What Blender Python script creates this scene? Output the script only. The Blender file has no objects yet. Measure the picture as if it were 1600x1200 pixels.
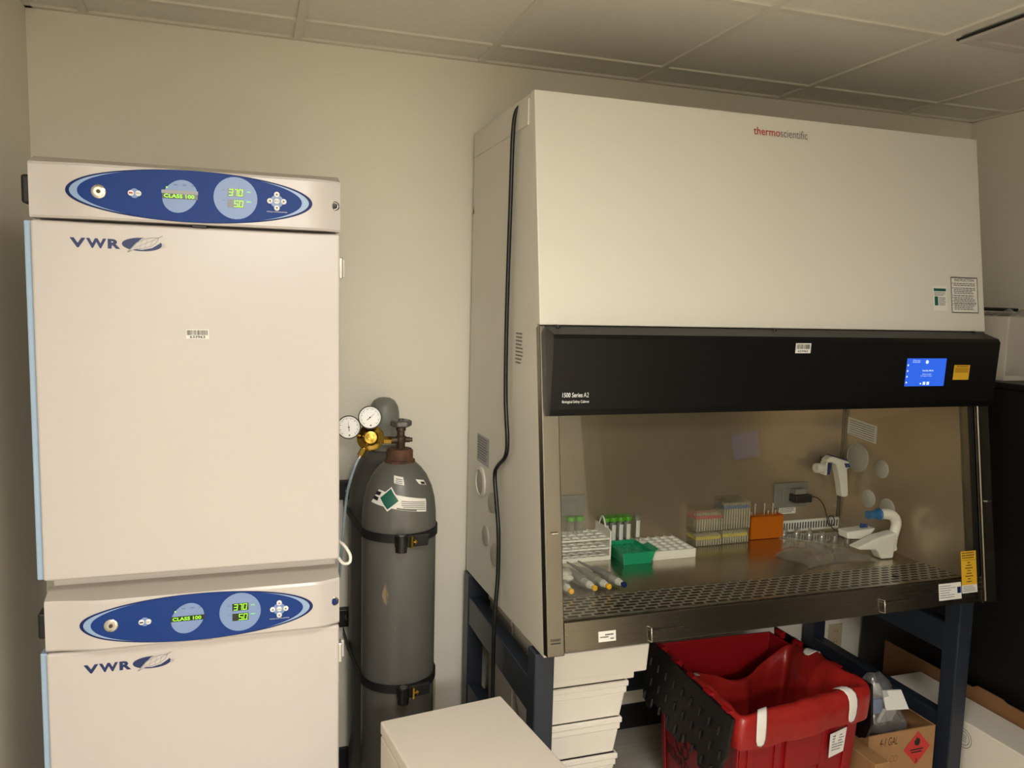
import bpy, bmesh, math, random
from mathutils import Vector, Matrix
random.seed(7)
PI = math.pi
S = bpy.context.scene
COL = S.collection

# ------------------------------------------------------------------ camera
cd = bpy.data.cameras.new('camera'); cam = bpy.data.objects.new('camera', cd); COL.objects.link(cam)
S.camera = cam
R_ = Vector((0.94954921, -0.31265963, 0.02449994)); U_ = Vector((0.00910663, 0.10557549, 0.99436959)); F_ = Vector((0.31348582, 0.94397975, -0.1030964))
m = Matrix((R_, U_, -F_)).transposed().to_4x4(); m.translation = Vector((0.6118, -2.7386, 1.7006))
cam.matrix_world = m
cd.sensor_fit = 'HORIZONTAL'; cd.sensor_width = 36.0; cd.lens = 36.0 * 1239.17 / 1600.0; cd.clip_start = 0.02

# ------------------------------------------------------------------ world, light, exposure
W = bpy.data.worlds.new('world'); S.world = W; W.use_nodes = True
W.node_tree.nodes['Background'].inputs[0].default_value = (1.0, 0.86, 0.66, 1)
W.node_tree.nodes['Background'].inputs[1].default_value = 0.02
S.view_settings.view_transform = 'Standard'; S.view_settings.look = 'None'
S.view_settings.exposure = 0.14; S.view_settings.gamma = 1.0; S.view_settings.use_curve_mapping = False

def area(name, loc, rot, sx, sy, power, col):
    l = bpy.data.lights.new(name, 'AREA'); l.shape = 'RECTANGLE'; l.size = sx; l.size_y = sy
    l.energy = power; l.color = col
    o = bpy.data.objects.new(name, l); o.location = loc; o.rotation_euler = rot; COL.objects.link(o); return o
area('overhead_light', (0.75, -5.1, 2.49), (0, 0, 0), 1.1, 0.6, 135, (1.0, 0.975, 0.925))
area('overhead_light', (0.75, -7.2, 2.46), (math.radians(65), 0, 0), 1.1, 0.08, 15, (1.0, 0.975, 0.95))  # forward-tilted lamp added behind the cutoff beam for the brightness step on walls
area('overhead_light', (0.95, -2.2, 2.49), (0, 0, 0), 0.5, 0.5, 20, (1.0, 0.975, 0.925))

# ------------------------------------------------------------------ helpers
def lin(h):
    h = h.lstrip('#'); v = [int(h[i:i+2], 16) / 255 for i in (0, 2, 4)]
    return tuple(c / 12.92 if c <= 0.04045 else ((c + 0.055) / 1.055) ** 2.4 for c in v) + (1,)

def mat(name, col, rough=0.5, metal=0.0, noise=0.0, nscale=8.0, bump=0.0, bscale=60.0, col2=None, emit=None, estr=1.0, trans=0.0, alpha=1.0, coat=0.0, aniso=0.0, stretch=None, spec=0.5):
    m = bpy.data.materials.new(name); m.use_nodes = True
    nt = m.node_tree; b = nt.nodes['Principled BSDF']
    c = lin(col) if isinstance(col, str) else col
    b.inputs['Base Color'].default_value = c; b.inputs['Roughness'].default_value = rough
    b.inputs['Metallic'].default_value = metal; b.inputs['Alpha'].default_value = alpha
    b.inputs['Transmission Weight'].default_value = trans; b.inputs['Coat Weight'].default_value = coat
    b.inputs['Specular IOR Level'].default_value = spec
    if emit: b.inputs['Emission Color'].default_value = lin(emit); b.inputs['Emission Strength'].default_value = estr
    tc = nt.nodes.new('ShaderNodeTexCoord'); mp = nt.nodes.new('ShaderNodeMapping'); nt.links.new(tc.outputs['Object'], mp.inputs[0])
    if stretch: mp.inputs['Scale'].default_value = stretch
    n = nt.nodes.new('ShaderNodeTexNoise'); n.inputs['Scale'].default_value = nscale; n.inputs['Detail'].default_value = 4
    nt.links.new(mp.outputs[0], n.inputs['Vector'])
    r = nt.nodes.new('ShaderNodeValToRGB'); nt.links.new(n.outputs['Fac'], r.inputs[0])
    c2 = lin(col2) if col2 else tuple(x * (1 - noise) for x in c[:3]) + (1,)
    r.color_ramp.elements[0].color = c2; r.color_ramp.elements[1].color = c
    r.color_ramp.elements[0].position = 0.3; r.color_ramp.elements[1].position = 0.7
    if noise or col2: nt.links.new(r.outputs[0], b.inputs['Base Color'])
    if bump:
        n2 = nt.nodes.new('ShaderNodeTexNoise'); n2.inputs['Scale'].default_value = bscale; nt.links.new(mp.outputs[0], n2.inputs['Vector'])
        bp = nt.nodes.new('ShaderNodeBump'); bp.inputs['Strength'].default_value = bump; bp.inputs['Distance'].default_value = 0.01
        nt.links.new(n2.outputs['Fac'], bp.inputs['Height']); nt.links.new(bp.outputs[0], b.inputs['Normal'])
    return m

def steel(name, col='8f8a80', rough=0.28, st=(3, 60, 60), bump=0.03):
    m = mat(name, col, rough, 1.0, noise=0.12, nscale=3.0, bump=bump, bscale=1.6, stretch=(1, 1, 1))
    nt = m.node_tree; b = nt.nodes['Principled BSDF']
    tc = nt.nodes.new('ShaderNodeTexCoord'); mp = nt.nodes.new('ShaderNodeMapping'); mp.inputs['Scale'].default_value = st
    n = nt.nodes.new('ShaderNodeTexNoise'); n.inputs['Scale'].default_value = 6.0; n.inputs['Detail'].default_value = 6
    r = nt.nodes.new('ShaderNodeMapRange'); r.inputs[3].default_value = rough * 0.96; r.inputs[4].default_value = rough * 1.05
    nt.links.new(tc.outputs['Object'], mp.inputs[0]); nt.links.new(mp.outputs[0], n.inputs['Vector'])
    nt.links.new(n.outputs['Fac'], r.inputs[0]); nt.links.new(r.outputs[0], b.inputs['Roughness'])
    return m

def clear(name, tint='ffffff', fac=0.12, rough=0.05, op=0.0, opcol='ffffff'):
    """thin clear plastic or glass: see-through with a fresnel reflection and a little body colour"""
    m = bpy.data.materials.new(name); m.use_nodes = True; nt = m.node_tree; nt.nodes.clear()
    out = nt.nodes.new('ShaderNodeOutputMaterial'); t = nt.nodes.new('ShaderNodeBsdfTransparent'); t.inputs[0].default_value = lin(tint)
    g = nt.nodes.new('ShaderNodeBsdfGlossy'); g.inputs['Roughness'].default_value = rough
    lw = nt.nodes.new('ShaderNodeLayerWeight'); lw.inputs[0].default_value = 0.5
    pw = nt.nodes.new('ShaderNodeMath'); pw.operation = 'POWER'; pw.inputs[1].default_value = 5.0; nt.links.new(lw.outputs['Facing'], pw.inputs[0])
    ml = nt.nodes.new('ShaderNodeMath'); ml.operation = 'MULTIPLY_ADD'; ml.inputs[1].default_value = 0.9; ml.inputs[2].default_value = fac * 0.6
    ml.use_clamp = True
    mx = nt.nodes.new('ShaderNodeMixShader'); nt.links.new(pw.outputs[0], ml.inputs[0]); nt.links.new(ml.outputs[0], mx.inputs[0])
    nt.links.new(t.outputs[0], mx.inputs[1]); nt.links.new(g.outputs[0], mx.inputs[2]); last = mx
    if op > 0:
        d = nt.nodes.new('ShaderNodeBsdfDiffuse'); d.inputs[0].default_value = lin(opcol)
        m2 = nt.nodes.new('ShaderNodeMixShader'); m2.inputs[0].default_value = op
        nt.links.new(mx.outputs[0], m2.inputs[1]); nt.links.new(d.outputs[0], m2.inputs[2]); last = m2
    nt.links.new(last.outputs[0], out.inputs[0]); return m

OFF = {}
def tag(o, label=None, cat=None, group=None, kind=None):
    if label: o['label'] = label
    if cat: o['category'] = cat
    if group: o['group'] = group
    if kind: o['kind'] = kind
    return o
def thing(name, label, cat, loc=(0, 0, 0), rz=0.0, group=None):
    o = bpy.data.objects.new(name, None); o.empty_display_size = 0.05; COL.objects.link(o)
    o.location = loc; o.rotation_euler = (0, 0, rz)
    OFF[o.name] = Vector(loc) if rz == 0 else None
    if rz != 0: OFF[o.name] = Vector((0, 0, 0))
    return tag(o, label, cat, group)
def local(name, label, cat, loc=(0, 0, 0), rz=0.0, group=None):
    """a thing whose parts are modelled around its own origin"""
    o = thing(name, label, cat, (0, 0, 0), 0, group); o.location = loc; o.rotation_euler = (0, 0, rz); return o
def dup(o, loc=None, rz=None, label=None):
    def rec(a, par):
        c = a.copy(); COL.objects.link(c)
        if par is not None: c.parent = par
        for k in [x for x in bpy.data.objects if x.parent == a and x != c]: rec(k, c)
        return c
    kids = rec(o, None)
    if loc is not None: kids.location = loc
    if rz is not None: kids.rotation_euler = (0, 0, rz)
    if label: kids['label'] = label
    return kids

_glyph = {}
def glyphs(txt, bold=0.0):
    k = (txt, bold)
    if k not in _glyph:
        c = bpy.data.curves.new('t', 'FONT'); c.body = txt; c.size = 1.0; c.offset = bold; c.resolution_u = 3
        o = bpy.data.objects.new('t', c); COL.objects.link(o)
        dg = bpy.context.evaluated_depsgraph_get(); me = bpy.data.meshes.new_from_object(o.evaluated_get(dg))
        vs = [v.co.copy() for v in me.vertices]; fs = [list(p.vertices) for p in me.polygons]
        bpy.data.objects.remove(o); bpy.data.curves.remove(c); bpy.data.meshes.remove(me)
        _glyph[k] = (vs, fs)
    return _glyph[k]

class Frame:
    """a flat sheet: origin, unit right, unit up, outward normal"""
    def __init__(s, o, u, v): s.o = Vector(o); s.u = Vector(u).normalized(); s.v = Vector(v).normalized(); s.n = s.u.cross(s.v)
    def __call__(s, x, y, d=0.0): return s.o + s.u * x + s.v * y + s.n * d

class MB:
    def __init__(s, *mats): s.bm = bmesh.new(); s.mats = list(mats); s.mi = 0
    def use(s, m):
        if m not in s.mats: s.mats.append(m)
        s.mi = s.mats.index(m); return s
    def face(s, pts, smooth=False):
        vs = [s.bm.verts.new(p) for p in pts]
        try: f = s.bm.faces.new(vs)
        except ValueError: return None
        f.material_index = s.mi; f.smooth = smooth; return f
    def poly(s, pts, faces, smooth=False):
        vs = [s.bm.verts.new(p) for p in pts]
        for fi in faces:
            try: f = s.bm.faces.new([vs[i] for i in fi]); f.material_index = s.mi; f.smooth = smooth
            except ValueError: pass
        return vs
    def box(s, x0, x1, y0, y1, z0, z1, M=None):
        P = [Vector(p) for p in ((x0, y0, z0), (x1, y0, z0), (x1, y1, z0), (x0, y1, z0), (x0, y0, z1), (x1, y0, z1), (x1, y1, z1), (x0, y1, z1))]
        if M is not None: P = [M @ p for p in P]
        s.poly(P, [(0, 3, 2, 1), (4, 5, 6, 7), (0, 1, 5, 4), (1, 2, 6, 5), (2, 3, 7, 6), (3, 0, 4, 7)]); return s
    def hexa(s, bot, top):
        s.poly(list(bot) + list(top), [(0, 3, 2, 1), (4, 5, 6, 7), (0, 1, 5, 4), (1, 2, 6, 5), (2, 3, 7, 6), (3, 0, 4, 7)]); return s
    def prism(s, poly, f, a, b, smooth=False, M=None):
        """poly of 2d points swept from a to b; f(p2d, t) -> 3d"""
        n = len(poly); A = [Vector(f(p, a)) for p in poly]; B = [Vector(f(p, b)) for p in poly]
        if M is not None: A = [M @ p for p in A]; B = [M @ p for p in B]
        s.poly(A + B, [tuple(range(n - 1, -1, -1)), tuple(range(n, 2 * n))] + [(i, (i + 1) % n, n + (i + 1) % n, n + i) for i in range(n)], smooth); return s
    def rings(s, rings, close=True, cap0=False, cap1=False, smooth=True):
        n = len(rings[0]); V = [[s.bm.verts.new(p) for p in r] for r in rings]
        for i in range(len(V) - 1):
            for j in range(n if close else n - 1):
                k = (j + 1) % n
                try: f = s.bm.faces.new((V[i][j], V[i][k], V[i + 1][k], V[i + 1][j])); f.smooth = smooth; f.material_index = s.mi
                except ValueError: pass
        for flag, r, rev in ((cap0, rings[0], True), (cap1, rings[-1], False)):
            if flag: s.face(list(reversed(r)) if rev else r)
        return V
    def cyl(s, p0, p1, r0, r1=None, n=24, caps=True, smooth=True):
        p0 = Vector(p0); p1 = Vector(p1); r1 = r0 if r1 is None else r1
        a = (p1 - p0).normalized(); u = a.orthogonal().normalized(); w = a.cross(u)
        ring = lambda c, r: [c + (u * math.cos(2 * PI * i / n) + w * math.sin(2 * PI * i / n)) * r for i in range(n)]
        s.rings([ring(p0, r0), ring(p1, r1)], True, caps, caps, smooth); return s
    def lathe(s, prof, c=(0, 0, 0), axis=(0, 0, 1), n=32, cap0=True, cap1=True, smooth=True):
        a = Vector(axis).normalized(); c = Vector(c)
        u = Vector((1, 0, 0)) if abs(a.x) < 0.9 else Vector((0, 1, 0)); u = (u - a * u.dot(a)).normalized(); w = a.cross(u)
        rs = [[c + a * h + (u * math.cos(2 * PI * i / n) + w * math.sin(2 * PI * i / n)) * max(r, 1e-5) for i in range(n)] for r, h in prof]
        s.rings(rs, True, cap0 and prof[0][0] > 1e-4, cap1 and prof[-1][0] > 1e-4, smooth); return s
    def tube(s, path, r, n=10, smooth=True, samples=0):
        P = [Vector(p) for p in path]
        if samples:
            Q = []
            for i in range(len(P) - 1):
                a = P[max(i - 1, 0)]; b = P[i]; c = P[i + 1]; d = P[min(i + 2, len(P) - 1)]
                for k in range(samples):
                    t = k / samples
                    Q.append(0.5 * ((2 * b) + (c - a) * t + (2 * a - 5 * b + 4 * c - d) * t * t + (3 * b - a - 3 * c + d) * t ** 3))
            Q.append(P[-1]); P = Q
        rs = []; u = None
        for i, p in enumerate(P):
            t = (P[min(i + 1, len(P) - 1)] - P[max(i - 1, 0)]).normalized()
            u = t.orthogonal().normalized() if u is None else (u - t * u.dot(t)).normalized()
            w = t.cross(u); rr = r[i * (len(r) - 1) // max(len(P) - 1, 1)] if isinstance(r, (list, tuple)) else r
            rs.append([p + (u * math.cos(2 * PI * k / n) + w * math.sin(2 * PI * k / n)) * rr for k in range(n)])
        s.rings(rs, True, True, True, smooth); return s
    def disc(s, f, cx, cy, rx, ry, d, n=32, a0=0, a1=2 * PI):
        """flat ellipse on a sheet f(x, y, d)"""
        s.face([f(cx + rx * math.cos(a0 + (a1 - a0) * i / n), cy + ry * math.sin(a0 + (a1 - a0) * i / n), d) for i in range(n)]); return s
    def rect(s, f, x0, y0, x1, y1, d): s.face([f(x0, y0, d), f(x1, y0, d), f(x1, y1, d), f(x0, y1, d)]); return s
    def plate(s, f, x0, y0, x1, y1, t=0.001, d=0.0):
        P = [f(x0, y0, d), f(x1, y0, d), f(x1, y1, d), f(x0, y1, d)]; Q = [f(x0, y0, d + t), f(x1, y0, d + t), f(x1, y1, d + t), f(x0, y1, d + t)]
        s.hexa(P, Q); return s
    def shape(s, f, pts, d): s.face([f(x, y, d) for x, y in pts]); return s
    def text(s, txt, f, x, y, w, h, d, bold=0.0, shear=0.0):
        """text stretched into the w by h box whose lower left is x, y"""
        vs, fs = glyphs(txt, bold)
        if not vs: return s
        x0 = min(v.x for v in vs); x1 = max(v.x for v in vs); y0 = min(v.y for v in vs); y1 = max(v.y for v in vs)
        P = []
        for v in vs:
            a = (v.x - x0) / (x1 - x0) * w; b = (v.y - y0) / max(y1 - y0, 1e-6) * h; P.append(f(x + a + shear * b, y + b, d))
        s.poly(P, fs); return s
    def lines(s, f, x0, y0, x1, y1, n, d, th=0.45, ragged=0.25, seed=1):
        """rows of unreadable small print"""
        rn = random.Random(seed); p = (y1 - y0) / n
        for i in range(n):
            y = y1 - (i + 0.5) * p; x = x0; end = x1 - (x1 - x0) * ragged * rn.random()
            while x < end:
                w = (x1 - x0) * rn.uniform(0.06, 0.16); s.rect(f, x, y - p * th / 2, min(x + w, end), y + p * th / 2, d); x += w + (x1 - x0) * 0.02
        return s
    def barcode(s, f, x0, y0, x1, y1, d, seed=1):
        rn = random.Random(seed); x = x0
        while x < x1:
            w = (x1 - x0) * rn.choice((0.012, 0.02, 0.035)); s.rect(f, x, y0, min(x + w, x1), y1, d); x += w + (x1 - x0) * rn.choice((0.012, 0.02, 0.03))
        return s
    def build(s, name, par=None, bevel=0.0, seg=2, smooth_angle=None, solid=0.0, sub=0, recalc=True):
        if recalc and not bevel == -1: bmesh.ops.recalc_face_normals(s.bm, faces=s.bm.faces[:]) if recalc is True else None
        me = bpy.data.meshes.new(name); off = Vector((0, 0, 0))
        if par is not None: off = OFF.get(par.name, off)
        for v in s.bm.verts: v.co -= off
        s.bm.to_mesh(me); s.bm.free()
        for m in s.mats: me.materials.append(m)
        if smooth_angle: me.set_sharp_from_angle(angle=math.radians(smooth_angle))
        o = bpy.data.objects.new(name, me); COL.objects.link(o)
        if par is not None: o.parent = par; OFF[o.name] = off
        if solid: md = o.modifiers.new('solid', 'SOLIDIFY'); md.thickness = solid; md.offset = 0
        if bevel > 0:
            md = o.modifiers.new('bevel', 'BEVEL'); md.width = bevel; md.segments = seg; md.limit_method = 'ANGLE'; md.angle_limit = math.radians(40)
        if sub: md = o.modifiers.new('sub', 'SUBSURF'); md.levels = sub; md.render_levels = sub
        return o
def one(o, label, cat, group=None): return tag(o, label, cat, group)
def struct(o): o['kind'] = 'structure'; return o
def rot(loc, rz=0, rx=0, ry=0): return Matrix.Translation(loc) @ Matrix.Rotation(rz, 4, 'Z') @ Matrix.Rotation(ry, 4, 'Y') @ Matrix.Rotation(rx, 4, 'X')

# ------------------------------------------------------------------ materials
M = {}
M['wall'] = mat('wall_paint', 'e8e2d2', 0.6, bump=0.08, bscale=180)
M['tile'] = mat('ceiling_tile', 'e6e1d4', 0.9, noise=0.05, nscale=40, bump=0.25, bscale=300)
M['grid'] = mat('ceiling_grid', 'dcd6c8', 0.6)
M['floor'] = mat('floor_vinyl', 'cdc8bd', 0.35, col2='b5aea2', nscale=5, stretch=(1, 6, 1))
M['rubber'] = mat('black_rubber', '15151a', 0.55)
M['white_paint'] = mat('white_enamel', 'cac2bd', 0.26, bump=0.01, bscale=40)
M['cab_white'] = mat('cabinet_white', 'd9d4c8', 0.32, bump=0.015, bscale=60)
M['bevel_grey'] = mat('grey_enamel', 'b5ada2', 0.4)
M['blue_edge'] = mat('pale_blue_plastic', '9fb8d2', 0.4)
M['navy'] = mat('navy_blue', '153880', 0.5, spec=0.25)
M['navy_dark'] = mat('dark_navy', '14275f', 0.5, spec=0.25)
M['lightblue'] = mat('light_blue', '93acd0', 0.35)
M['circle_blue'] = mat('dial_blue', '7d95c2', 0.35)
M['logo_blue'] = mat('logo_navy', '16295e', 0.4)
M['silver'] = mat('logo_silver', '9a9aa0', 0.4)
M['button'] = mat('button_white', 'e8e8e8', 0.35)
M['lcd'] = mat('lcd_dark', '1a2210', 0.2)
M['green_led'] = mat('green_led', '000000', 0.5, emit='9cf52a', estr=1.6)
M['black'] = mat('black_plastic', '101010', 0.4)
M['ink'] = mat('black_ink', '1c1b1a', 0.6)
M['grey_ink'] = mat('grey_ink', '6c6a66', 0.6)
M['white_ink'] = mat('white_ink', 'e9e9e6', 0.6)
M['paper'] = mat('label_paper', 'e3e0d8', 0.55)
M['green_ink'] = mat('green_ink', '0d5b4a', 0.5)
M['chrome'] = mat('chrome', 'd5d2cc', 0.15, 1.0)
M['tank'] = mat('tank_grey', '5b5a56', 0.42, noise=0.15, nscale=5)
M['tank_cap'] = mat('tank_cap_grey', '74756c', 0.45)
M['rust'] = mat('rust', '63402a', 0.8, col2='38261d', nscale=30, bump=0.3)
M['bronze'] = mat('old_bronze', '5a4a3e', 0.5, 0.7, noise=0.3, nscale=40)
M['brass'] = mat('brass', 'c8a54c', 0.2, 1.0, noise=0.2, nscale=30)
M['wheel'] = mat('cast_grey', '6c6966', 0.45, 0.6)
M['gauge'] = mat('gauge_face', 'e8e6e0', 0.3)
M['strap'] = mat('black_strap', '0e0e10', 0.6, bump=0.2, bscale=300)
M['hose'] = clear('clear_hose', 'dfe9ee', 0.2, 0.1, 0.35, 'c9dbe6')
M['steel'] = steel('brushed_steel', '7d766b', 0.27, (2, 60, 60))
M['steel_v'] = steel('brushed_steel_upright', '7a756c', 0.2, (60, 60, 2))
M['steel_in'] = steel('chamber_steel', 'b8a892', 0.34, (60, 60, 2), bump=0.12)
M['steel_in'].node_tree.nodes['Principled BSDF'].inputs['Metallic'].default_value = 0.72
M['steel_work'] = steel('work_surface_steel', 'c6bdae', 0.24, (2, 60, 60), bump=0.02)
M['sash'] = mat('black_sash_paint', '070707', 0.42, bump=0.02, bscale=300, spec=0.3)
M['screen'] = mat('touch_screen', '000000', 0.3, emit='2c5fd6', estr=1.1)
M['screen_txt'] = mat('screen_text', '000000', 0.3, emit='cfe2ff', estr=1.1)
M['yellow'] = mat('yellow_label', 'd9a92a', 0.5)
M['yellow_lite'] = mat('yellow_label_pale', 'b28818', 0.5)
M['red_ink'] = mat('red_ink', 'b02a22', 0.5)
M['plug_grey'] = mat('hole_cap_grey', 'b3ada2', 0.5)
M['glass'] = clear('sash_glass', 'fbfcfa', 0.045, 0.005)
M['cord'] = mat('black_cord', '0f0f10', 0.35)
M['stand'] = mat('slate_blue_steel', '262d38', 0.4)
M['foam'] = mat('white_foam', 'e9e2d6', 0.75, bump=0.15, bscale=250)
M['white_box'] = mat('white_laminate', 'd8cec2', 0.4)
M['edge'] = mat('laminate_edge', 'c4bbb0', 0.4)
M['red'] = mat('red_tote', '8e1016', 0.35, bump=0.03, bscale=90)
M['bag'] = mat('red_bag_film', '9c211d', 0.28, noise=0.15, nscale=10, bump=0.6, bscale=16)
M['lid'] = mat('black_lid', '0d0d0e', 0.4, bump=0.1, bscale=60)
M['tape'] = mat('white_tape', 'e4dfd8', 0.5)
M['card'] = mat('cardboard', 'a67b50', 0.8, noise=0.1, nscale=12, bump=0.1)
M['card_in'] = mat('cardboard_brown', '8c6440', 0.8, noise=0.1, nscale=12)
M['diamond'] = mat('hazard_red', 'c0302c', 0.5)
M['fridge'] = mat('black_cabinet', '131313', 0.45, noise=0.1)
M['film'] = clear('plastic_film', 'f6f6f6', 0.4, 0.06, 0.12, 'dcd6cc')
M['wrap'] = clear('plastic_wrap', 'f4f4f4', 0.25, 0.15, 0.12, 'dddddd')
M['tube'] = clear('tube_plastic', 'eef0ec', 0.12, 0.08, 0.12, 'd8dad4')
M['tip_clear'] = clear('tip_box_clear', 'fbf9f2', 0.05, 0.2, 0.11, 'f0e6cc')
M['tips'] = clear('pipette_tips', 'f6f4ec', 0.12, 0.2, 0.5, 'f2ead6')
M['tip_yellow'] = mat('deck_yellow', 'e0d22c', 0.4)
M['tip_red'] = mat('deck_red', 'c01f38', 0.4)
M['tip_blue'] = mat('deck_blue', '1f62b4', 0.4)
M['orange'] = clear('orange_plastic', 'e08a2a', 0.10, 0.2, 0.62, 'e07c12')
M['rack_white'] = mat('rack_white', 'f3eee4', 0.45)
M['hole'] = mat('hole_shadow_grey', '8d877c', 0.7)
M['green_rack'] = mat('green_plastic', '1f9c6e', 0.35)
M['green_cap'] = mat('green_cap', '58a826', 0.4)
M['pip_grey'] = mat('pipettor_grey', '8d8a84', 0.4)
M['pip_white'] = mat('pipettor_white', 'cfcac0', 0.4)
M['btn_yellow'] = mat('button_yellow', 'f2b41c', 0.4)
M['blue_cup'] = mat('blue_nose', '2a6394', 0.4)
M['controller'] = mat('controller_white', 'e8e4da', 0.4)
M['outlet'] = mat('outlet_grey', '807d74', 0.5)
M['beige'] = mat('outlet_beige', 'c0ad8f', 0.5)
M['glove'] = mat('glove_white', 'c5bfb2', 0.7)
M['door_wood'] = mat('door_brown', '5b4a3a', 0.5)
M['lamp'] = mat('lamp_diffuser', 'f4ead6', 0.5, emit='ffe2b0', estr=2.0)

# ------------------------------------------------------------------ room
XR, YF, H = 3.591, -8.2, 2.52
struct(MB(M['floor']).box(-0.1, XR + 0.1, YF - 0.1, 0.1, -0.1, 0).build('floor'))
struct(MB(M['wall']).box(-0.1, XR + 0.1, 0, 0.1, 0, H + 0.1).build('wall_back'))
struct(MB(M['wall']).box(-0.1, 0, YF, 0, 0, H + 0.1).build('wall_left'))
struct(MB(M['wall']).box(XR, XR + 0.1, YF, 0, 0, H + 0.1).build('wall_right'))
struct(MB(M['wall']).box(-0.1, XR + 0.1, YF - 0.1, YF, 0, H + 0.1).build('wall_front'))
struct(MB(M['rubber']).box(0.0, XR, -0.012, 0, 0, 0.10).build('baseboard_back', bevel=0.003))
struct(MB(M['rubber']).box(0, 0.012, YF, -0.012, 0, 0.10).build('baseboard_left'))
struct(MB(M['rubber']).box(XR - 0.012, XR, YF, -0.012, 0, 0.10).build('baseboard_right'))
c = MB(M['tile'], M['grid']); c.box(0, XR, YF, 0, H + 0.006, H + 0.1)
c.use(M['grid'])
gx = [0.155 + 0.61 * i for i in range(0, 6)]; gy = [-0.183 - 0.61 * i for i in range(0, 13)]
for x in gx: c.box(x - 0.012, x + 0.012, YF, 0, H - 0.001, H + 0.008)
for y in gy: c.box(0, XR, y - 0.012, y + 0.012, H - 0.0005, H + 0.0075)
c.box(0, XR, -0.02, 0, H - 0.002, H + 0.007); c.box(0, 0.02, YF, 0, H - 0.002, H + 0.007); c.box(XR - 0.02, XR, YF, 0, H - 0.002, H + 0.007)
struct(c.build('ceiling'))
def troffer(x0, x1, y0, y1, lit, label):
    t = thing('ceiling_light', label, 'ceiling light', ((x0 + x1) / 2, (y0 + y1) / 2, H))
    f = MB(M['white_paint'])
    w = 0.035
    for a in ((x0, x1, y0, y0 + w), (x0, x1, y1 - w, y1), (x0, x0 + w, y0 + w, y1 - w), (x1 - w, x1, y0 + w, y1 - w)): f.box(*a, H - 0.014, H - 0.003)
    f.use(M['black'])
    for a in ((x0 - .006, x1 + .006, y0 - .006, y0), (x0 - .006, x1 + .006, y1, y1 + .006), (x0 - .006, x0, y0, y1), (x1, x1 + .006, y0, y1)): f.box(*a, H - 0.006, H - 0.001)
    f.build('frame', t)
    MB(M['lamp'] if lit else M['edge']).box(x0 + w, x1 - w, y0 + w, y1 - w, H - 0.009, H - 0.004).build('diffuser', t)
troffer(2.645, 3.20, -1.39, -0.80, False, 'unlit square ceiling light above the right end of the safety cabinet')
struct(MB(M['wall']).box(2.2, 2.3, YF, -2.45, 0, H).build('wall_light_blocker'))  # unseen wall added to keep lamp light off the right side
struct(MB(M['wall']).box(0, 2.2, -6.05, -6.0, 2.37, H).build('wall_light_cutoff'))  # unseen beam added to cut the rear lamp off the upper walls
# door of the room behind the viewer, seen only in reflections
d1 = struct(MB(M['door_wood']).box(0.5, 1.4, YF, YF + 0.04, 0, 2.1).build('door_1', bevel=0.004))
struct(MB(M['edge']).box(0.42, 0.5, YF, YF + 0.06, 0, 2.18).box(1.4, 1.48, YF, YF + 0.06, 0, 2.18).box(0.5, 1.4, YF, YF + 0.06, 2.1, 2.18).build('trim_1'))

t = thing('wall_screen', 'small lit blue screen on the right wall, seen mirrored in the sash glass', 'screen', (3.585, -3.05, 1.5))
MB(M['black']).box(3.565, 3.5905, -3.20, -2.90, 1.42, 1.60).build('bezel', t, bevel=0.003)
MB(M['screen']).box(3.5635, 3.5655, -3.19, -2.91, 1.43, 1.59).build('display', t)
# ------------------------------------------------------------------ incubators
IX0, IX1, IY = 0.162, 0.822, -0.757
def bulge(x):
    a = (x - IX0) / 0.13; b = (IX1 - x) / 0.055
    s = lambda t: 0 if t <= 0 else (1 if t >= 1 else t * t * (3 - 2 * t))
    return -0.022 * min(s(a), s(b))
def seg7(b, f, ch, x, y, w, h, d):
    on = {'3': 'abgcd', '7': 'abc', '0': 'abcdef', '5': 'afgcd', '6': 'afgecd'}[ch]; t = h * 0.11
    seg = {'a': (0, h - t, w, h), 'b': (w - t, h / 2, w, h), 'c': (w - t, 0, w, h / 2), 'd': (0, 0, w, t), 'e': (0, 0, t, h / 2), 'f': (0, h / 2, t, h), 'g': (0, h / 2 - t / 2, w, h / 2 + t / 2)}
    for k in on: a = seg[k]; b.rect(f, x + a[0] + 0.12 * a[1], y + a[1], x + a[2] + 0.12 * a[1], y + a[3], d)
def grid_ellipse(b, f, cx, cy, rx, ry, d, n=64):
    """ellipse that follows the bulged panel: strips in x"""
    for i in range(n):
        a = PI * (1 - i / n); c_ = PI * (1 - (i + 1) / n)
        xa, xb = cx + rx * math.cos(a), cx + rx * math.cos(c_); ya, yb = ry * math.sin(a), ry * math.sin(c_)
        if ya < 1e-9: b.face([f(xa, cy, d), f(xb, cy - yb, d), f(xb, cy + yb, d)])
        elif yb < 1e-9: b.face([f(xa, cy - ya, d), f(xb, cy, d), f(xa, cy + ya, d)])
        else: b.face([f(xa, cy - ya, d), f(xb, cy - yb, d), f(xb, cy + yb, d), f(xa, cy + ya, d)])
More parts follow.
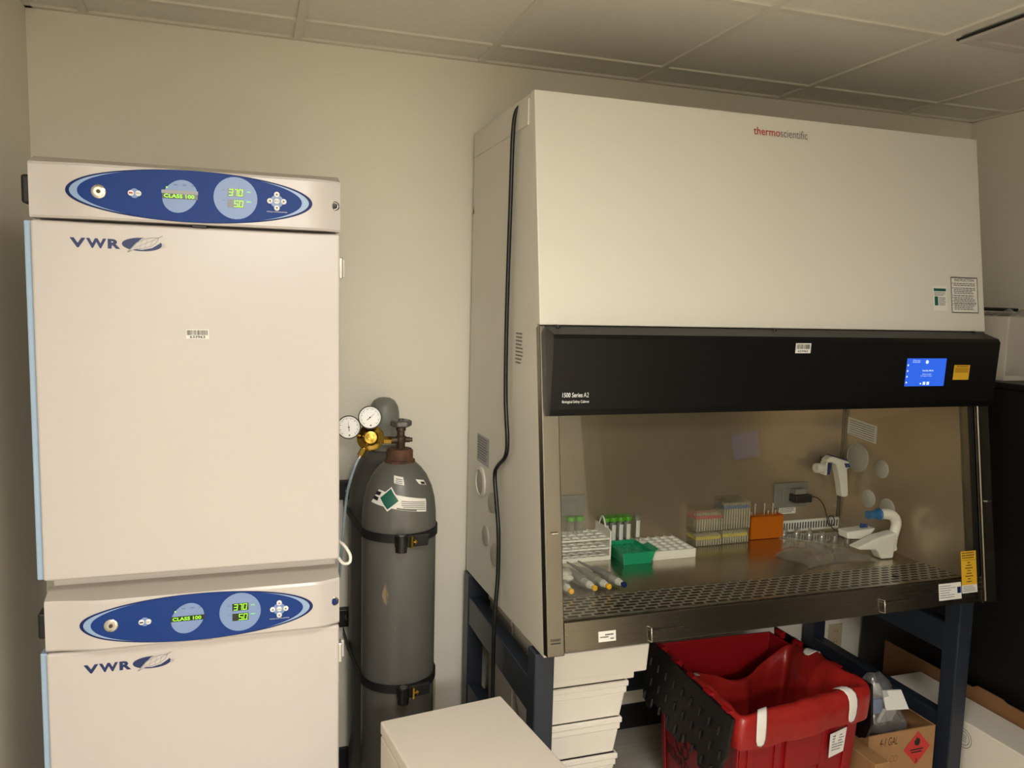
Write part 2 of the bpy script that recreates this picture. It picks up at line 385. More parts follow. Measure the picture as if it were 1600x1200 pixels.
def incubator(dz, label, barcode):
    t = thing('incubator', label, 'incubator', (0.492, -0.43, dz), 0, 'stacked incubators')
    zt = 0.995; zb = 0.876
    b = MB(M['white_paint']); b.box(IX0 + 0.008, IX1 - 0.004, -0.70, -0.09, 0.012, 1.0 if barcode else 0.982)
    for o in [b]:
        for v in o.bm.verts: v.co.z += dz
    b.build('body', t, bevel=0.004)
    # control panel: bowed front with a sloping grey top
    xs = [IX0, IX0 + 0.02] + [IX0 + 0.04 + 0.02 * i for i in range(30)] + [IX1]
    p = MB(M['white_paint'], M['bevel_grey'])
    zb_, zt_ = zb + dz, zt + dz
    fr = []
    for x in xs: y = IY + bulge(x); fr.append([(x, -0.702, zb_), (x, y + 0.004, zb_), (x, y, zb_ + 0.005), (x, y, zt_ - 0.006), (x, y + 0.004, zt_), (x, -0.702, zt_ + 0.018)])
    V = [[p.bm.verts.new(q) for q in r] for r in fr]
    for i in range(len(V) - 1):
        for j in range(5):
            f = p.bm.faces.new((V[i][j], V[i + 1][j], V[i + 1][j + 1], V[i][j + 1])); f.smooth = True; f.material_index = 1 if j == 4 else 0
        f = p.bm.faces.new((V[i][5], V[i + 1][5], V[i + 1][0], V[i][0]))
    p.bm.faces.new(V[0]); p.bm.faces.new(list(reversed(V[-1])))
    cp = p.build('control_panel', t, smooth_angle=30)
    fp = lambda x, y, d: Vector((x, IY + bulge(x) - d, y + dz))
    cx, cy = 0.495, 0.9365
    bd = MB(M['navy_dark']); grid_ellipse(bd, fp, cx, cy, 0.260, 0.0575, 0.0008)
    bd.use(M['lightblue']); grid_ellipse(bd, fp, cx, cy, 0.252, 0.0545, 0.0012)
    bd.use(M['navy'])
    n = 60; rx = 0.236
    grid_ellipse(bd, fp, cx, cy, rx, 0.0563, 0.0016)
    bd.build('oval_badge', cp)
    # displays
    g = MB(M['circle_blue']); g.disc(fp, 0.584, cy + 0.0025, 0.0475, 0.0475, 0.002); g.use(M['lcd'])
    g.rect(fp, 0.566, cy + 0.006, 0.603, cy + 0.024, 0.0024); g.rect(fp, 0.566, cy - 0.019, 0.603, cy - 0.001, 0.0024)
    g.use(M['green_led']); seg7(g, fp, '3', 0.569, cy + 0.0075, 0.009, 0.015, 0.0028); seg7(g, fp, '7', 0.581, cy + 0.0075, 0.007, 0.015, 0.0028); seg7(g, fp, '0', 0.590, cy + 0.0075, 0.009, 0.015, 0.0028)
    seg7(g, fp, '5', 0.580, cy - 0.0175, 0.009, 0.015, 0.0028); seg7(g, fp, '0', 0.591, cy - 0.0175, 0.009, 0.015, 0.0028)
    g.rect(fp, 0.5895, cy + 0.007, 0.591, cy + 0.009, 0.0028); g.rect(fp, 0.5895, cy - 0.0178, 0.591, cy - 0.0158, 0.0028)
    g.text('H\u00b0C'[0] + 'TD', fp, 0.609, cy + 0.016, 0.008, 0.003, 0.0028); g.text('HI/LO', fp, 0.608, cy - 0.006, 0.010, 0.003, 0.0028)
    g.use(M['grey_ink']); g.text('SET', fp, 0.554, cy + 0.018, 0.007, 0.0028, 0.0028); g.text('HI', fp, 0.555, cy - 0.005, 0.004, 0.0028, 0.0028)
    g.build('temperature_display', cp)
    g = MB(M['circle_blue'])
    pts = []
    for i in range(40):
        a = 2 * PI * i / 40; r = 0.036 * (1 + 0.09 * math.cos(2 * (a - PI * 0.25)))
        pts.append((0.466 + r * math.cos(a), cy - 0.001 + r * math.sin(a)))
    g.shape(fp, pts, 0.002)
    if barcode: g.use(M['silver']); g.plate(fp, 0.428, cy + 0.004, 0.504, cy + 0.012, 0.0006, 0.0022)
    g.use(M['lcd']); g.rect(fp, 0.429, cy - 0.007, 0.503, cy + 0.005, 0.0026)
    g.use(M['green_led']); g.text('CLASS 100', fp, 0.433, cy - 0.005, 0.063, 0.0082, 0.0034, 0.02)
    g.disc(fp, 0.439, cy + 0.0175, 0.0018, 0.0018, 0.0028, 10)
    g.use(M['ink'])
    for k, tx in enumerate(('SILENCE', 'MODE', 'TEMP', 'CO2')): g.text(tx, fp, 0.435 + 0.0185 * k, cy + 0.0225, 0.008, 0.0025, 0.0028)
    g.build('message_display', cp)
    k = MB(M['chrome']); k.lathe([(0.015, 0), (0.015, 0.004), (0.012, 0.006), (0.009, 0.006)], (0.302, IY + bulge(0.302), cy - 0.001 + dz), (0, -1, 0), cap0=False)
    k.use(M['bronze']); k.lathe([(0.009, 0.003), (0.0045, 0.004), (0.004, 0.009), (0.0, 0.009)], (0.302, IY + bulge(0.302), cy - 0.001 + dz), (0, -1, 0), cap0=False)
    k.build('power_switch', cp, smooth_angle=40)
    g = MB(M['circle_blue']); g.disc(fp, 0.373, cy, 0.0095, 0.0105, 0.002, 24); g.build('button_ground', cp)
    g = MB(M['circle_blue']); g.disc(fp, 0.6745, cy + 0.001, 0.0145, 0.0145, 0.002, 24)
    g.build('button_ground', cp)
    for x, y, tx in ((0.366, cy, '\u25a0'), (0.381, cy, 'MODE'), (0.6745, cy + 0.001, 'ENTER'), (0.6745, cy + 0.0165, 'up'), (0.6745, cy - 0.0145, 'down'), (0.659, cy + 0.001, 'left'), (0.690, cy + 0.001, 'right')):
        g = MB(M['button']); g.lathe([(0.0062, 0), (0.0062, 0.0025), (0.0052, 0.0032), (0, 0.0032)], (x, IY + bulge(x) - 0.0018, y + dz), (0, -1, 0), n=20, cap0=False)
        g.use(M['ink']); ff = lambda a, c_, d: Vector((x + a, IY + bulge(x) - d, y + dz + c_))
        q = 0.0028
        tri = {'up': [(-q, -q * .7), (q, -q * .7), (0, q)], 'down': [(-q, q * .7), (q, q * .7), (0, -q)], 'left': [(q * .7, -q), (q * .7, q), (-q, 0)], 'right': [(-q * .7, -q), (-q * .7, q), (q, 0)]}
        if tx in tri: g.use(M['grey_ink']); g.shape(ff, tri[tx], 0.0056)
        elif tx in ('MODE', 'ENTER'): g.text(tx, ff, -0.0048, -0.001, 0.0096, 0.0022, 0.0056)
        else: g.use(M['red_ink'] if barcode else M['ink']); g.rect(ff, -0.004, -0.0015, 0.004, 0.0015, 0.0056)
        g.build('button', cp, smooth_angle=40)
    g = MB(M['white_ink']); g.text('SCROLL FOR PARAMETERS', fp, 0.652, cy - 0.0245, 0.046, 0.0024, 0.002); g.build('printed_line', cp)
    k = MB(M['chrome']); k.lathe([(0.0115, 0), (0.0115, 0.003), (0.009, 0.005), (0.008, 0.003), (0.0, 0.003)], (0.808, IY + bulge(0.808), cy + dz), (0, -1, 0), cap0=False)
    k.use(M['navy_dark'] if not barcode else M['black']); k.lathe([(0.0075, 0.0035), (0.0075, 0.005), (0.0, 0.006)], (0.808, IY + bulge(0.808), cy + dz), (0, -1, 0), cap0=False)
    k.build('key_lock', cp, smooth_angle=40)
    # door
    z0, z1 = 0.061 + dz, 0.8705 + dz
    dr = MB(M['white_paint']).box(IX0, IX1, IY, -0.706, z0, z1).build('door', t, bevel=0.006, seg=3)
    e = MB(M['blue_edge']).box(IX0 - 0.014, IX0 + 0.001, IY + 0.010, -0.71, z0 + 0.001, z1 - 0.001).build('door_edge_strip', dr, bevel=0.003)
    tag(e, 'pale blue strip along the hinge edge')
    fd = lambda x, y, d: Vector((x, IY - d, y + dz))
    lg = MB(M['logo_blue']); [lg.text(ch, fd, x_, 0.8145, w_, 0.0215, 0.0006, 0.045) for ch, x_, w_ in (('V', 0.238, 0.0315), ('W', 0.2705, 0.0405), ('R', 0.3135, 0.0255))]
    # swoosh: navy ellipse cut by a grey leaf
    ecx, ecy, erx, ery = 0.3835, 0.8265, 0.0415, 0.0150
    lg.shape(fd, [(ecx + erx * math.cos(a), ecy + ery * math.sin(a)) for a in [2 * PI * i / 40 for i in range(40)]], 0.0006)
    lg.use(M['white_paint']); lg.shape(fd, [(0.3575, 0.8095), (0.366, 0.824), (0.383, 0.8395), (0.405, 0.846), (0.428, 0.845), (0.4205, 0.8305), (0.404, 0.8195), (0.384, 0.8145), (0.368, 0.8155)], 0.0009)
    lg.use(M['silver'])
    def stroke(P, w):
        for i in range(len(P) - 1):
            a = Vector(P[i]); b_ = Vector(P[i + 1]); n_ = Vector((-(b_ - a).y, (b_ - a).x)).normalized() * w / 2
            lg.shape(fd, [tuple(a + n_), tuple(a - n_), tuple(b_ - n_), tuple(b_ + n_)], 0.0012)
    stroke([(0.3535, 0.8085), (0.362, 0.8175), (0.372, 0.829), (0.388, 0.8385), (0.404, 0.842), (0.418, 0.8425), (0.4265, 0.8475)], 0.0022)
    stroke([(0.3535, 0.8085), (0.368, 0.8155), (0.386, 0.818), (0.402, 0.8225), (0.413, 0.832), (0.4185, 0.8425)], 0.0018)
    stroke([(0.366, 0.818), (0.386, 0.8265), (0.402, 0.8345), (0.4185, 0.8425)], 0.0012)
    for xx in (0.378, 0.389, 0.400): stroke([(xx, 0.8175 + (xx - 0.378) * 0.2), (xx + 0.006, 0.836 + (xx - 0.378) * 0.15)], 0.0011)
    lg.text('\u00ae', fd, 0.4235, 0.8205, 0.009, 0.009, 0.0008)
    lg.build('logo', dr)
    if barcode:
        l = MB(M['paper']); z = 1.6065 - dz; l.plate(fd, 0.472, z - 0.0095, 0.5215, z + 0.0125, 0.0005); l.use(M['ink']); l.barcode(fd, 0.474, z - 0.001, 0.5195, z + 0.0105, 0.0008, 5)
        l.text('633963', fd, 0.480, z - 0.008, 0.033, 0.0058, 0.0008, 0.02); l.build('asset_label', dr)
    k = MB(M['black']).box(IX0 - 0.016, IX0 + 0.02, -0.752, -0.700, 0.905 + dz, 0.967 + dz); k.build('hinge_cap', t, bevel=0.006)
    k = MB(M['chrome']).box(IX1 - 0.003, IX1 + 0.008, -0.745, -0.715, 0.765 + dz, 0.816 + dz); k.use(M['white_paint']).box(IX1 + 0.001, IX1 + 0.016, -0.722, -0.709, 0.768 + dz, 0.813 + dz)
    k.build('door_latch', t, bevel=0.002)
    k = MB(M['black'])
    k.box(0.49, 0.52, -0.764, -0.75, 0.8705 + dz, 0.8762 + dz); k.build('door_catch', t)
    return t
incubator(0.0, 'lower white incubator in the stack, blue oval control panel, no sticker on door', False)
incubator(0.982, 'upper white incubator in the stack, barcode sticker on its door', True)
h = MB(M['controller']); h.tube([(0.826, -0.70, 1.072), (0.838, -0.72, 1.066), (0.851, -0.735, 1.045), (0.849, -0.74, 1.027), (0.834, -0.735, 1.024), (0.824, -0.72, 1.034)], 0.0042, samples=5)
one(h.build('sample_hose'), 'short white hose looping out beside the gap between the two incubators', 'hose')

# ------------------------------------------------------------------ gas cylinders
def tank(name, label, cx, cy, cap):
    t = thing(name, label, 'gas cylinder', (cx, cy, 0))
    prof = [(0.105, 0.0), (0.1135, 0.012), (0.1135, 1.02), (0.1125, 1.055), (0.108, 1.095), (0.099, 1.13), (0.083, 1.165), (0.066, 1.188), (0.050, 1.203), (0.043, 1.207), (0.040, 1.209)]
    b = MB(M['tank_b'] if not cap else M['tank']); b.lathe(prof, (cx, cy, 0), n=64); b.build('body', t, smooth_angle=50)
    return t
# scuffed paint: grey with rusty scratches around the shoulder
tm = mat('tank_scuffed', '5f5e59', 0.36, noise=0.12, nscale=5, bump=0.05)
nt = tm.node_tree; bs = nt.nodes['Principled BSDF']
tc = nt.nodes.new('ShaderNodeTexCoord'); mp = nt.nodes.new('ShaderNodeMapping'); mp.inputs['Scale'].default_value = (38, 38, 9)
n1 = nt.nodes.new('ShaderNodeTexNoise'); n1.inputs['Scale'].default_value = 1.0; n1.inputs['Detail'].default_value = 5
n2 = nt.nodes.new('ShaderNodeTexNoise'); n2.inputs['Scale'].default_value = 7.0
r1 = nt.nodes.new('ShaderNodeValToRGB'); r1.color_ramp.elements[0].position = 0.66; r1.color_ramp.elements[1].position = 0.70
r2 = nt.nodes.new('ShaderNodeValToRGB'); r2.color_ramp.elements[0].position = 0.52; r2.color_ramp.elements[1].position = 0.60
mu = nt.nodes.new('ShaderNodeMath'); mu.operation = 'MULTIPLY'; mx = nt.nodes.new('ShaderNodeMix'); mx.data_type = 'RGBA'
nt.links.new(tc.outputs['Object'], mp.inputs[0]); nt.links.new(mp.outputs[0], n1.inputs['Vector']); nt.links.new(tc.outputs['Object'], n2.inputs['Vector'])
nt.links.new(n1.outputs['Fac'], r1.inputs[0]); nt.links.new(n2.outputs['Fac'], r2.inputs[0]); nt.links.new(r1.outputs[0], mu.inputs[0]); nt.links.new(r2.outputs[0], mu.inputs[1])
src = bs.inputs['Base Color'].links[0].from_socket
nt.links.new(mu.outputs[0], mx.inputs[0]); nt.links.new(src, mx.inputs[6]); mx.inputs[7].default_value = lin('9a8264'); nt.links.new(mx.outputs[2], bs.inputs['Base Color'])
M['tank_b'] = tm

AX, AY = 1.045, -0.36
ta = tank('gas_cylinder', 'front grey gas cylinder with rusty collar, handwheel valve and green diamond label', AX, AY, False)
k = MB(M['rust']); k.lathe([(0.046, 1.200), (0.047, 1.212), (0.0405, 1.214), (0.0405, 1.240), (0.036, 1.246), (0.012, 1.247)], (AX, AY, 0), n=40, cap0=False); k.build('neck_ring', ta, smooth_angle=40)
v = MB(M['bronze']); v.lathe([(0.013, 1.245), (0.013, 1.262), (0.016, 1.266), (0.016, 1.283), (0.0115, 1.287), (0.0115, 1.30), (0.015, 1.302), (0.015, 1.312), (0.006, 1.314), (0.006, 1.322)], (AX + 0.003, AY, 0), n=24)
v.cyl((AX, AY, 1.272), (AX - 0.03, AY, 1.272), 0.011); v.cyl((AX, AY, 1.275), (AX + 0.030, AY, 1.272), 0.0085); v.cyl((AX + 0.028, AY, 1.272), (AX + 0.038, AY, 1.272), 0.0065)
vb = v.build('valve', ta, smooth_angle=40)
w = MB(M['wheel']); rs = []
for r, hh in ((0.006, 1.314), (0.026, 1.314), (0.031, 1.318), (0.031, 1.330), (0.026, 1.334), (0.006, 1.332)):
    rs.append([Vector((AX + 0.003 + r * (1 + (0.07 if r > 0.02 else 0) * math.cos(6 * a)) * math.cos(a), AY + r * (1 + (0.07 if r > 0.02 else 0) * math.cos(6 * a)) * math.sin(a), hh)) for a in [2 * PI * i / 48 for i in range(48)]])
w.rings(rs, True, True, True); w.lathe([(0.008, 1.332), (0.008, 1.338), (0, 1.339)], (AX + 0.003, AY, 0)); w.build('handwheel', vb, smooth_angle=35)
# labels on the shoulder: sheets following the curved surface
PR_ = [(0.1135, 1.02), (0.1125, 1.055), (0.108, 1.095), (0.099, 1.13), (0.083, 1.165), (0.066, 1.188), (0.050, 1.203)]
def shoulder(az, z, d):
    if z < 1.02: r = 0.1135
    else:
        r = PR_[-1][0]
        for (r0, z0), (r1_, z1) in zip(PR_, PR_[1:]):
            if z0 <= z <= z1: r = r0 + (r1_ - r0) * (z - z0) / (z1 - z0); break
    r += d
    return Vector((AX + r * math.sin(az), AY - r * math.cos(az), z + d * 0.4))
def patch(b, corners, d, n=10, sh=None):
    sh = sh or shoulder
    """corners (az, z): ll, lr, ur, ul"""
    ll, lr, ur, ul = corners
    P = lambda s_, t_: tuple((ll[i] * (1 - s_) + lr[i] * s_) * (1 - t_) + (ul[i] * (1 - s_) + ur[i] * s_) * t_ for i in (0, 1))
    V = [[b.bm.verts.new(sh(*P(i / n, j / n), d)) for i in range(n + 1)] for j in range(n + 1)]
    for j in range(n):
        for i in range(n): f = b.bm.faces.new((V[j][i], V[j][i + 1], V[j + 1][i + 1], V[j + 1][i])); f.material_index = b.mi; f.smooth = True
lb = MB(M['paper'])
zc = lambda az: 1.102 - 0.0
patch(lb, [(-1.05, 1.098), (0.62, 1.068), (0.66, 1.106), (-0.85, 1.137)], 0.0006, 16)
lb.use(M['green_ink']); patch(lb, [(-0.50, 1.082), (-0.20, 1.108), (-0.44, 1.142), (-0.74, 1.114)], 0.0022, 8)
lb.use(M['paper']); patch(lb, [(-0.50, 1.076), (-0.15, 1.107), (-0.43, 1.147), (-0.80, 1.115)], 0.0014, 8)
lb.use(M['ink'])
patch(lb, [(-0.995, 1.108), (-0.82, 1.104), (-0.80, 1.114), (-0.96, 1.118)], 0.0014, 4)
patch(lb, [(-0.95, 1.122), (-0.78, 1.120), (-0.72, 1.130), (-0.88, 1.132)], 0.0014, 4)
lb.use(M['grey_ink'])
for i in range(5):
    z = 1.110 - 0.0055 * i; patch(lb, [(-0.12 + .04 * (i > 2), z - 0.004 + 0.0), (0.60, z - 0.0135), (0.60, z - 0.0115), (-0.12 + .04 * (i > 2), z - 0.002)], 0.0012, 8)
patch(lb, [(-0.25, 1.0845), (0.3, 1.0745), (0.3, 1.0785), (-0.25, 1.0885)], 0.0013, 8)
lb.build('hazard_label', ta, recalc=False)
lb = MB(M['paper']); patch(lb, [(-0.36, 1.157), (-0.02, 1.151), (-0.04, 1.173), (-0.40, 1.178)], 0.0008, 6)
lb.use(M['grey_ink'])
for z in (1.158, 1.163, 1.168): patch(lb, [(-0.32, z), (-0.08, z - 0.003), (-0.08, z - 0.001), (-0.32, z + 0.002)], 0.0014, 4)
lb.build('small_label', ta, recalc=False)
lb = MB(M['paper']); patch(lb, [(0.52, 1.150), (0.86, 1.143), (0.80, 1.158), (0.42, 1.165)], 0.0008, 6)
lb.use(M['ink']); patch(lb, [(0.62, 1.149), (0.80, 1.146), (0.78, 1.153), (0.60, 1.156)], 0.0014, 4)
lb.build('small_label', ta, recalc=False)

BX, BY = 1.034, -0.125
tb = tank('gas_cylinder', 'rear dark grey gas cylinder with domed cap, standing against the wall behind the other', BX, BY, True)
k = MB(M['tank_cap']); k.lathe([(0.056, 1.203), (0.056, 1.225), (0.050, 1.228), (0.0505, 1.30), (0.0495, 1.325), (0.045, 1.347), (0.035, 1.364), (0.020, 1.373), (0, 1.376)], (BX, BY, 0), n=40); k.build('valve_cap', tb, smooth_angle=50)
k = MB(M['plug_grey']); k.lathe([(0.053, 1.222), (0.057, 1.224), (0.057, 1.229), (0.052, 1.231)], (BX, BY, 0), n=40, cap0=False, cap1=False); k.build('collar', tb)

# regulator
rg = thing('gas_regulator', 'brass gas regulator with two round gauges screwed to the front cylinder valve', 'regulator', (0.95, -0.37, 1.24))
ax = Vector((-0.12, -0.96, 0.20)).normalized(); rc = Vector((0.953, -0.375, 1.284))
b = MB(M['brass']); b.lathe([(0.030, -0.03), (0.036, -0.022), (0.040, -0.012), (0.0405, -0.002), (0.0405, 0.004), (0.037, 0.008), (0.031, 0.010), (0.024, 0.014), (0.020, 0.024), (0.018, 0.026), (0.018, 0.036), (0.010, 0.037), (0.009, 0.042), (0, 0.043)], rc, ax, n=40)
b.cyl(rc - ax * 0.012, (AX - 0.028, AY, 1.272), 0.0075)
b.cyl((AX - 0.052, AY - .002, 1.2735), (AX - 0.028, AY, 1.272), 0.0125, n=6, smooth=False); b.cyl((AX - 0.060, AY - .003, 1.274), (AX - 0.052, AY - .002, 1.2735), 0.0100)
b.cyl(rc - ax * 0.01, (0.928, -0.383, 1.244), 0.009); b.cyl((0.934, -0.383, 1.252), (0.922, -0.385, 1.232), 0.0105, n=6, smooth=False)
b.cyl(rc - ax * .012, (0.950, -0.370, 1.335), 0.006); b.cyl(rc - ax * .012, (0.895, -0.385, 1.300), 0.006)
b.build('body', rg, smooth_angle=35)
def gauge(c, axis, r, needle):
    a = Vector(axis).normalized(); c = Vector(c)
    g = MB(M['wheel']); g.lathe([(r * 0.9, -0.026), (r, -0.022), (r * 1.02, -0.002), (r * 1.06, 0.0), (r * 1.06, 0.005), (r * 0.98, 0.007), (r * 0.95, 0.003)], c, a, n=40, cap1=False)
    u = Vector((1, 0, 0)); u = (u - a * u.dot(a)).normalized(); v_ = a.cross(u)
    if v_.z < 0: v_ = -v_
    f = lambda x, y, d: c + u * x + v_ * y + a * d
    g.use(M['gauge']); g.disc(f, 0, 0, r * 0.96, r * 0.96, 0.0032)
    gb = g.build('gauge', rg, smooth_angle=35)
    k = MB(M['ink'])
    for i in range(28):
        t_ = math.radians(-45 + 270 * i / 27); q0, q1 = r * (0.78 if i % 3 else 0.70), r * 0.86
        cs, sn = math.cos(t_), math.sin(t_); ww = r * 0.018
        k.face([f(q0 * cs - ww * sn, q0 * sn + ww * cs, 0.0036), f(q0 * cs + ww * sn, q0 * sn - ww * cs, 0.0036), f(q1 * cs + ww * sn, q1 * sn - ww * cs, 0.0036), f(q1 * cs - ww * sn, q1 * sn + ww * cs, 0.0036)])
    cs, sn = math.cos(needle), math.sin(needle)
    k.face([f(-r * .35 * cs - .02 * r * sn, -r * .35 * sn + .02 * r * cs, 0.0042), f(-r * .35 * cs + .04 * r * sn, -r * .35 * sn - .04 * r * cs, 0.0042), f(r * .72 * cs, r * .72 * sn, 0.0042)])
    k.disc(f, 0, 0, r * 0.07, r * 0.07, 0.0044, 12); k.disc(f, 0.05 * r, -0.72 * r, r * 0.07, r * 0.07, 0.0044, 12)
    k.build('dial', gb)
gauge((0.950, -0.385, 1.347), (-0.10, -0.95, 0.22), 0.033, math.radians(40))
gauge((0.886, -0.400, 1.322), (-0.10, -0.97, 0.12), 0.033, math.radians(95))
h = MB(M['hose']); h.tube([(0.922, -0.385, 1.235), (0.908, -0.385, 1.205), (0.893, -0.37, 1.15), (0.885, -0.34, 1.08), (0.880, -0.30, 0.95), (0.88, -0.20, 0.8)], 0.0045, samples=6)
h.use(M['chrome']); h.cyl((0.925, -0.386, 1.242), (0.918, -0.386, 1.226), 0.0065)
one(h.build('gas_hose'), 'clear thin gas hose running down from the brass regulator', 'hose')
# straps with bracket
def strap(z, label, dy):
    s = thing('cylinder_strap', label, 'strap', (AX, AY, z), 0, 'cylinder straps')
    b = MB(M['strap']); hw = 0.013; r = 0.1155; rings = []
    P = [(0.9170, -0.004), (0.9170, -0.13), (0.9290, -0.33)]
    P += [(AX + r * math.sin(math.radians(-90 + 5 * i)), AY - r * math.cos(math.radians(-90 + 5 * i))) for i in range(37)]
    P += [(1.1615, -0.33), (1.1515, -0.13), (1.1515, -0.004)]
    for i, (px, py) in enumerate(P):
        p0, p1 = Vector(P[max(i - 1, 0)]), Vector(P[min(i + 1, len(P) - 1)]); t_ = (p1 - p0).normalized(); n_ = Vector((t_.y, -t_.x)); zz = z + 0.012
        rings.append([Vector((px + n_.x * rr, py + n_.y * rr, zz + h_)) for rr, h_ in ((0, -hw), (0.003, -hw), (0.003, hw), (0, hw))])
    b.rings(rings, True, True, True, smooth=False)
    b.build('webbing', s)
    MM = rot((AX + 0.012 + dy, AY - 0.122, z + 0.006), 0.22, 0, 0.03)
    k = MB(M['strap']); k.box(-0.048, 0.056, -0.010, 0.006, -0.017, 0.020, MM); k.build('buckle_plate', s, bevel=0.004)
    k = MB(M['black']); k.cyl(MM @ Vector((-0.034, -0.014, -0.026)), MM @ Vector((-0.034, -0.014, 0.022)), 0.017, n=24)
    k.use(M['wheel']); k.cyl(MM @ Vector((-0.034, -0.014, 0.020)), MM @ Vector((-0.034, -0.014, 0.0255)), 0.012, n=6, smooth=False)
    k.use(M['brass']); k.box(-0.007, -0.001, -0.022, -0.004, -0.016, 0.018, MM); k.cyl(MM @ Vector((-0.006, -0.016, 0)), MM @ Vector((0.014, -0.016, 0)), 0.004); k.cyl(MM @ Vector((0.006, -0.016, 0)), MM @ Vector((0.010, -0.016, 0)), 0.008, n=6, smooth=False)
    k.build('tensioner', s, smooth_angle=40)
    return s
strap(0.985, 'upper black strap with brass buckle around the front gas cylinder', 0.0)
strap(0.520, 'lower black strap with buckle around the front gas cylinder', 0.01)
for z, lb_ in ((1.04, 'black wall bracket beside the cylinders at the height of the regulator hose'), (0.585, 'black wall bracket low on the wall between incubator and cylinders')):
    w = thing('wall_bracket', lb_, 'bracket', (0.915, -0.02, z), 0, 'wall brackets')
    MB(M['black']).box(0.885, 0.945, -0.03, -0.0005, z - 0.03, z + 0.035).build('plate', w, bevel=0.004)
    MB(M['chrome']).cyl((0.922, -0.04, z + 0.004), (0.922, -0.028, z + 0.004), 0.006).build('bolt', w)

def outlet(x, y, z, label, m_, n=(0, -1, 0), nm='wall_outlet'):
    t = thing(nm, label, 'outlet', (x, y, z))
    p = MB(m_); p.box(x - 0.036, x + 0.036, y - 0.006, y - 0.0005, z - 0.058, z + 0.058); p.build('cover_plate', t, bevel=0.003)
    s = MB(m_)
    for dz_ in (-0.024, 0.024):
        s.use(m_); s.lathe([(0.016, 0), (0.016, 0.003), (0, 0.003)], (x, y - 0.006, z + dz_), (0, -1, 0), cap0=False); s.use(M['ink'])
        for dx in (-0.006, 0.006): s.box(x + dx - 0.001, x + dx + 0.001, y - 0.0095, y - 0.0085, z + dz_ - 0.002, z + dz_ + 0.007)
    s.build('socket', t, smooth_angle=40)
    return t
outlet(1.215, 0, 0.255, 'beige wall outlet low behind the gas cylinder with a black plug', M['beige'])
outlet(3.047, 0, 0.27, 'beige wall outlet seen below the cabinet above the red tote', M['beige'])
p = thing('black_plug', 'black plug and lead in the outlet behind the gas cylinder', 'plug', (1.215, -0.03, 0.28))
MB(M['cord']).box(1.197, 1.233, -0.04, -0.0101, 0.262, 0.300).build('plug_body', p, bevel=0.006)
MB(M['cord']).tube([(1.215, -0.038, 0.275), (1.222, -0.06, 0.24), (1.22, -0.06, 0.15), (1.21, -0.05, 0.012)], 0.004, samples=5).build('lead', p)
# ------------------------------------------------------------------ safety cabinet
Fs = -0.225 / 1.5154
def FY(z): return -0.6402 + (2.2754 - z) * Fs
NO = Vector((0, -0.98915645, 0.14686565))           # outward normal of the sloping front
def Fp(x, z, c=0.0): return Vector((x, FY(z), z)) + NO * c
VF = Vector((0, 0.14686565, 0.98915645))            # up along the front
def Ff(x, z, d=0.0): return Fp(x, z, d)
CX0, CX1 = 1.353, 2.92
bsc = thing('biological_safety_cabinet', 'large white biological safety cabinet with black sash cover and steel chamber on a dark stand', 'safety cabinet', (2.136, -0.45, 0.745))
b = MB(M['cab_white'])
def side(x0, x1):
    P = [(-0.03, 0.727), (FY(0.75) + 0.032, 0.752), (FY(1.6395) + 0.032, 1.6395), (FY(2.274) + 0.032, 2.274), (-0.03, 2.274)]
    b.prism(P, lambda p, t: (t, p[0], p[1]), x0, x1)
side(CX0, CX0 + 0.02); side(CX1 - 0.02, CX1)
b.box(CX0 + 0.02, CX1 - 0.02, -0.045, -0.03, 0.76, 2.27)
b.box(CX0 + 0.02, CX1 - 0.02, -0.60, -0.03, 1.66, 2.268)
b.build('shell', bsc, bevel=0.002)
b = MB(M['cab_white']); b.prism([(FY(1.641), 1.641), (FY(2.275), 2.2765), (FY(2.275) + 0.031, 2.2765), (FY(1.641) + 0.031, 1.641)], lambda p, t: (t, p[0], p[1]), CX0 - 0.001, CX1 + 0.001)
fp_ = b.build('front_panel', bsc, bevel=0.003)
b = MB(M['red_ink']); b.text('thermo', Ff, 2.046, 2.2155, 0.093, 0.0235, 0.0022, 0.004); b.use(M['grey_ink']); b.text('scientific', Ff, 2.141, 2.2155, 0.098, 0.0245, 0.0022, -0.004); b.build('maker_logo', fp_)
b = MB(M['paper']); b.plate(Ff, 2.780, 1.700, 2.893, 1.816, 0.0004, 0.0018); b.use(M['ink'])
for a in ((2.780, 1.813, 2.893, 1.816), (2.780, 1.700, 2.893, 1.7025), (2.780, 1.700, 2.7825, 1.816), (2.8905, 1.700, 2.893, 1.816)): b.rect(Ff, *a, 0.0026)
b.text('INSTRUCTION', Ff, 2.796, 1.8025, 0.082, 0.0085, 0.0028, 0.01)
for i, (z1_, n_) in enumerate(((1.797, 2), (1.782, 4), (1.758, 1), (1.751, 2), (1.740, 2), (1.730, 4))):
    b.rect(Ff, 2.785, z1_ - 0.003, 2.788, z1_, 0.0028); b.use(M['grey_ink']); b.lines(Ff, 2.791, z1_ - 0.0052 * n_, 2.886, z1_ + .001, n_, 0.0028, 0.5, 0.2, i + 3); b.use(M['ink'])
b.build('instruction_label', fp_)
b = MB(M['paper']); b.plate(Ff, 2.704, 1.704, 2.762, 1.786, 0.0004, 0.0018); b.use(M['green_ink']); b.rect(Ff, 2.708, 1.768, 2.758, 1.777, 0.0026); b.rect(Ff, 2.710, 1.722, 2.724, 1.751, 0.0026)
b.use(M['grey_ink']); b.lines(Ff, 2.710, 1.753, 2.757, 1.766, 3, 0.0026, seed=3); b.lines(Ff, 2.727, 1.722, 2.757, 1.750, 6, 0.0026, seed=4); b.build('certification_label', fp_)
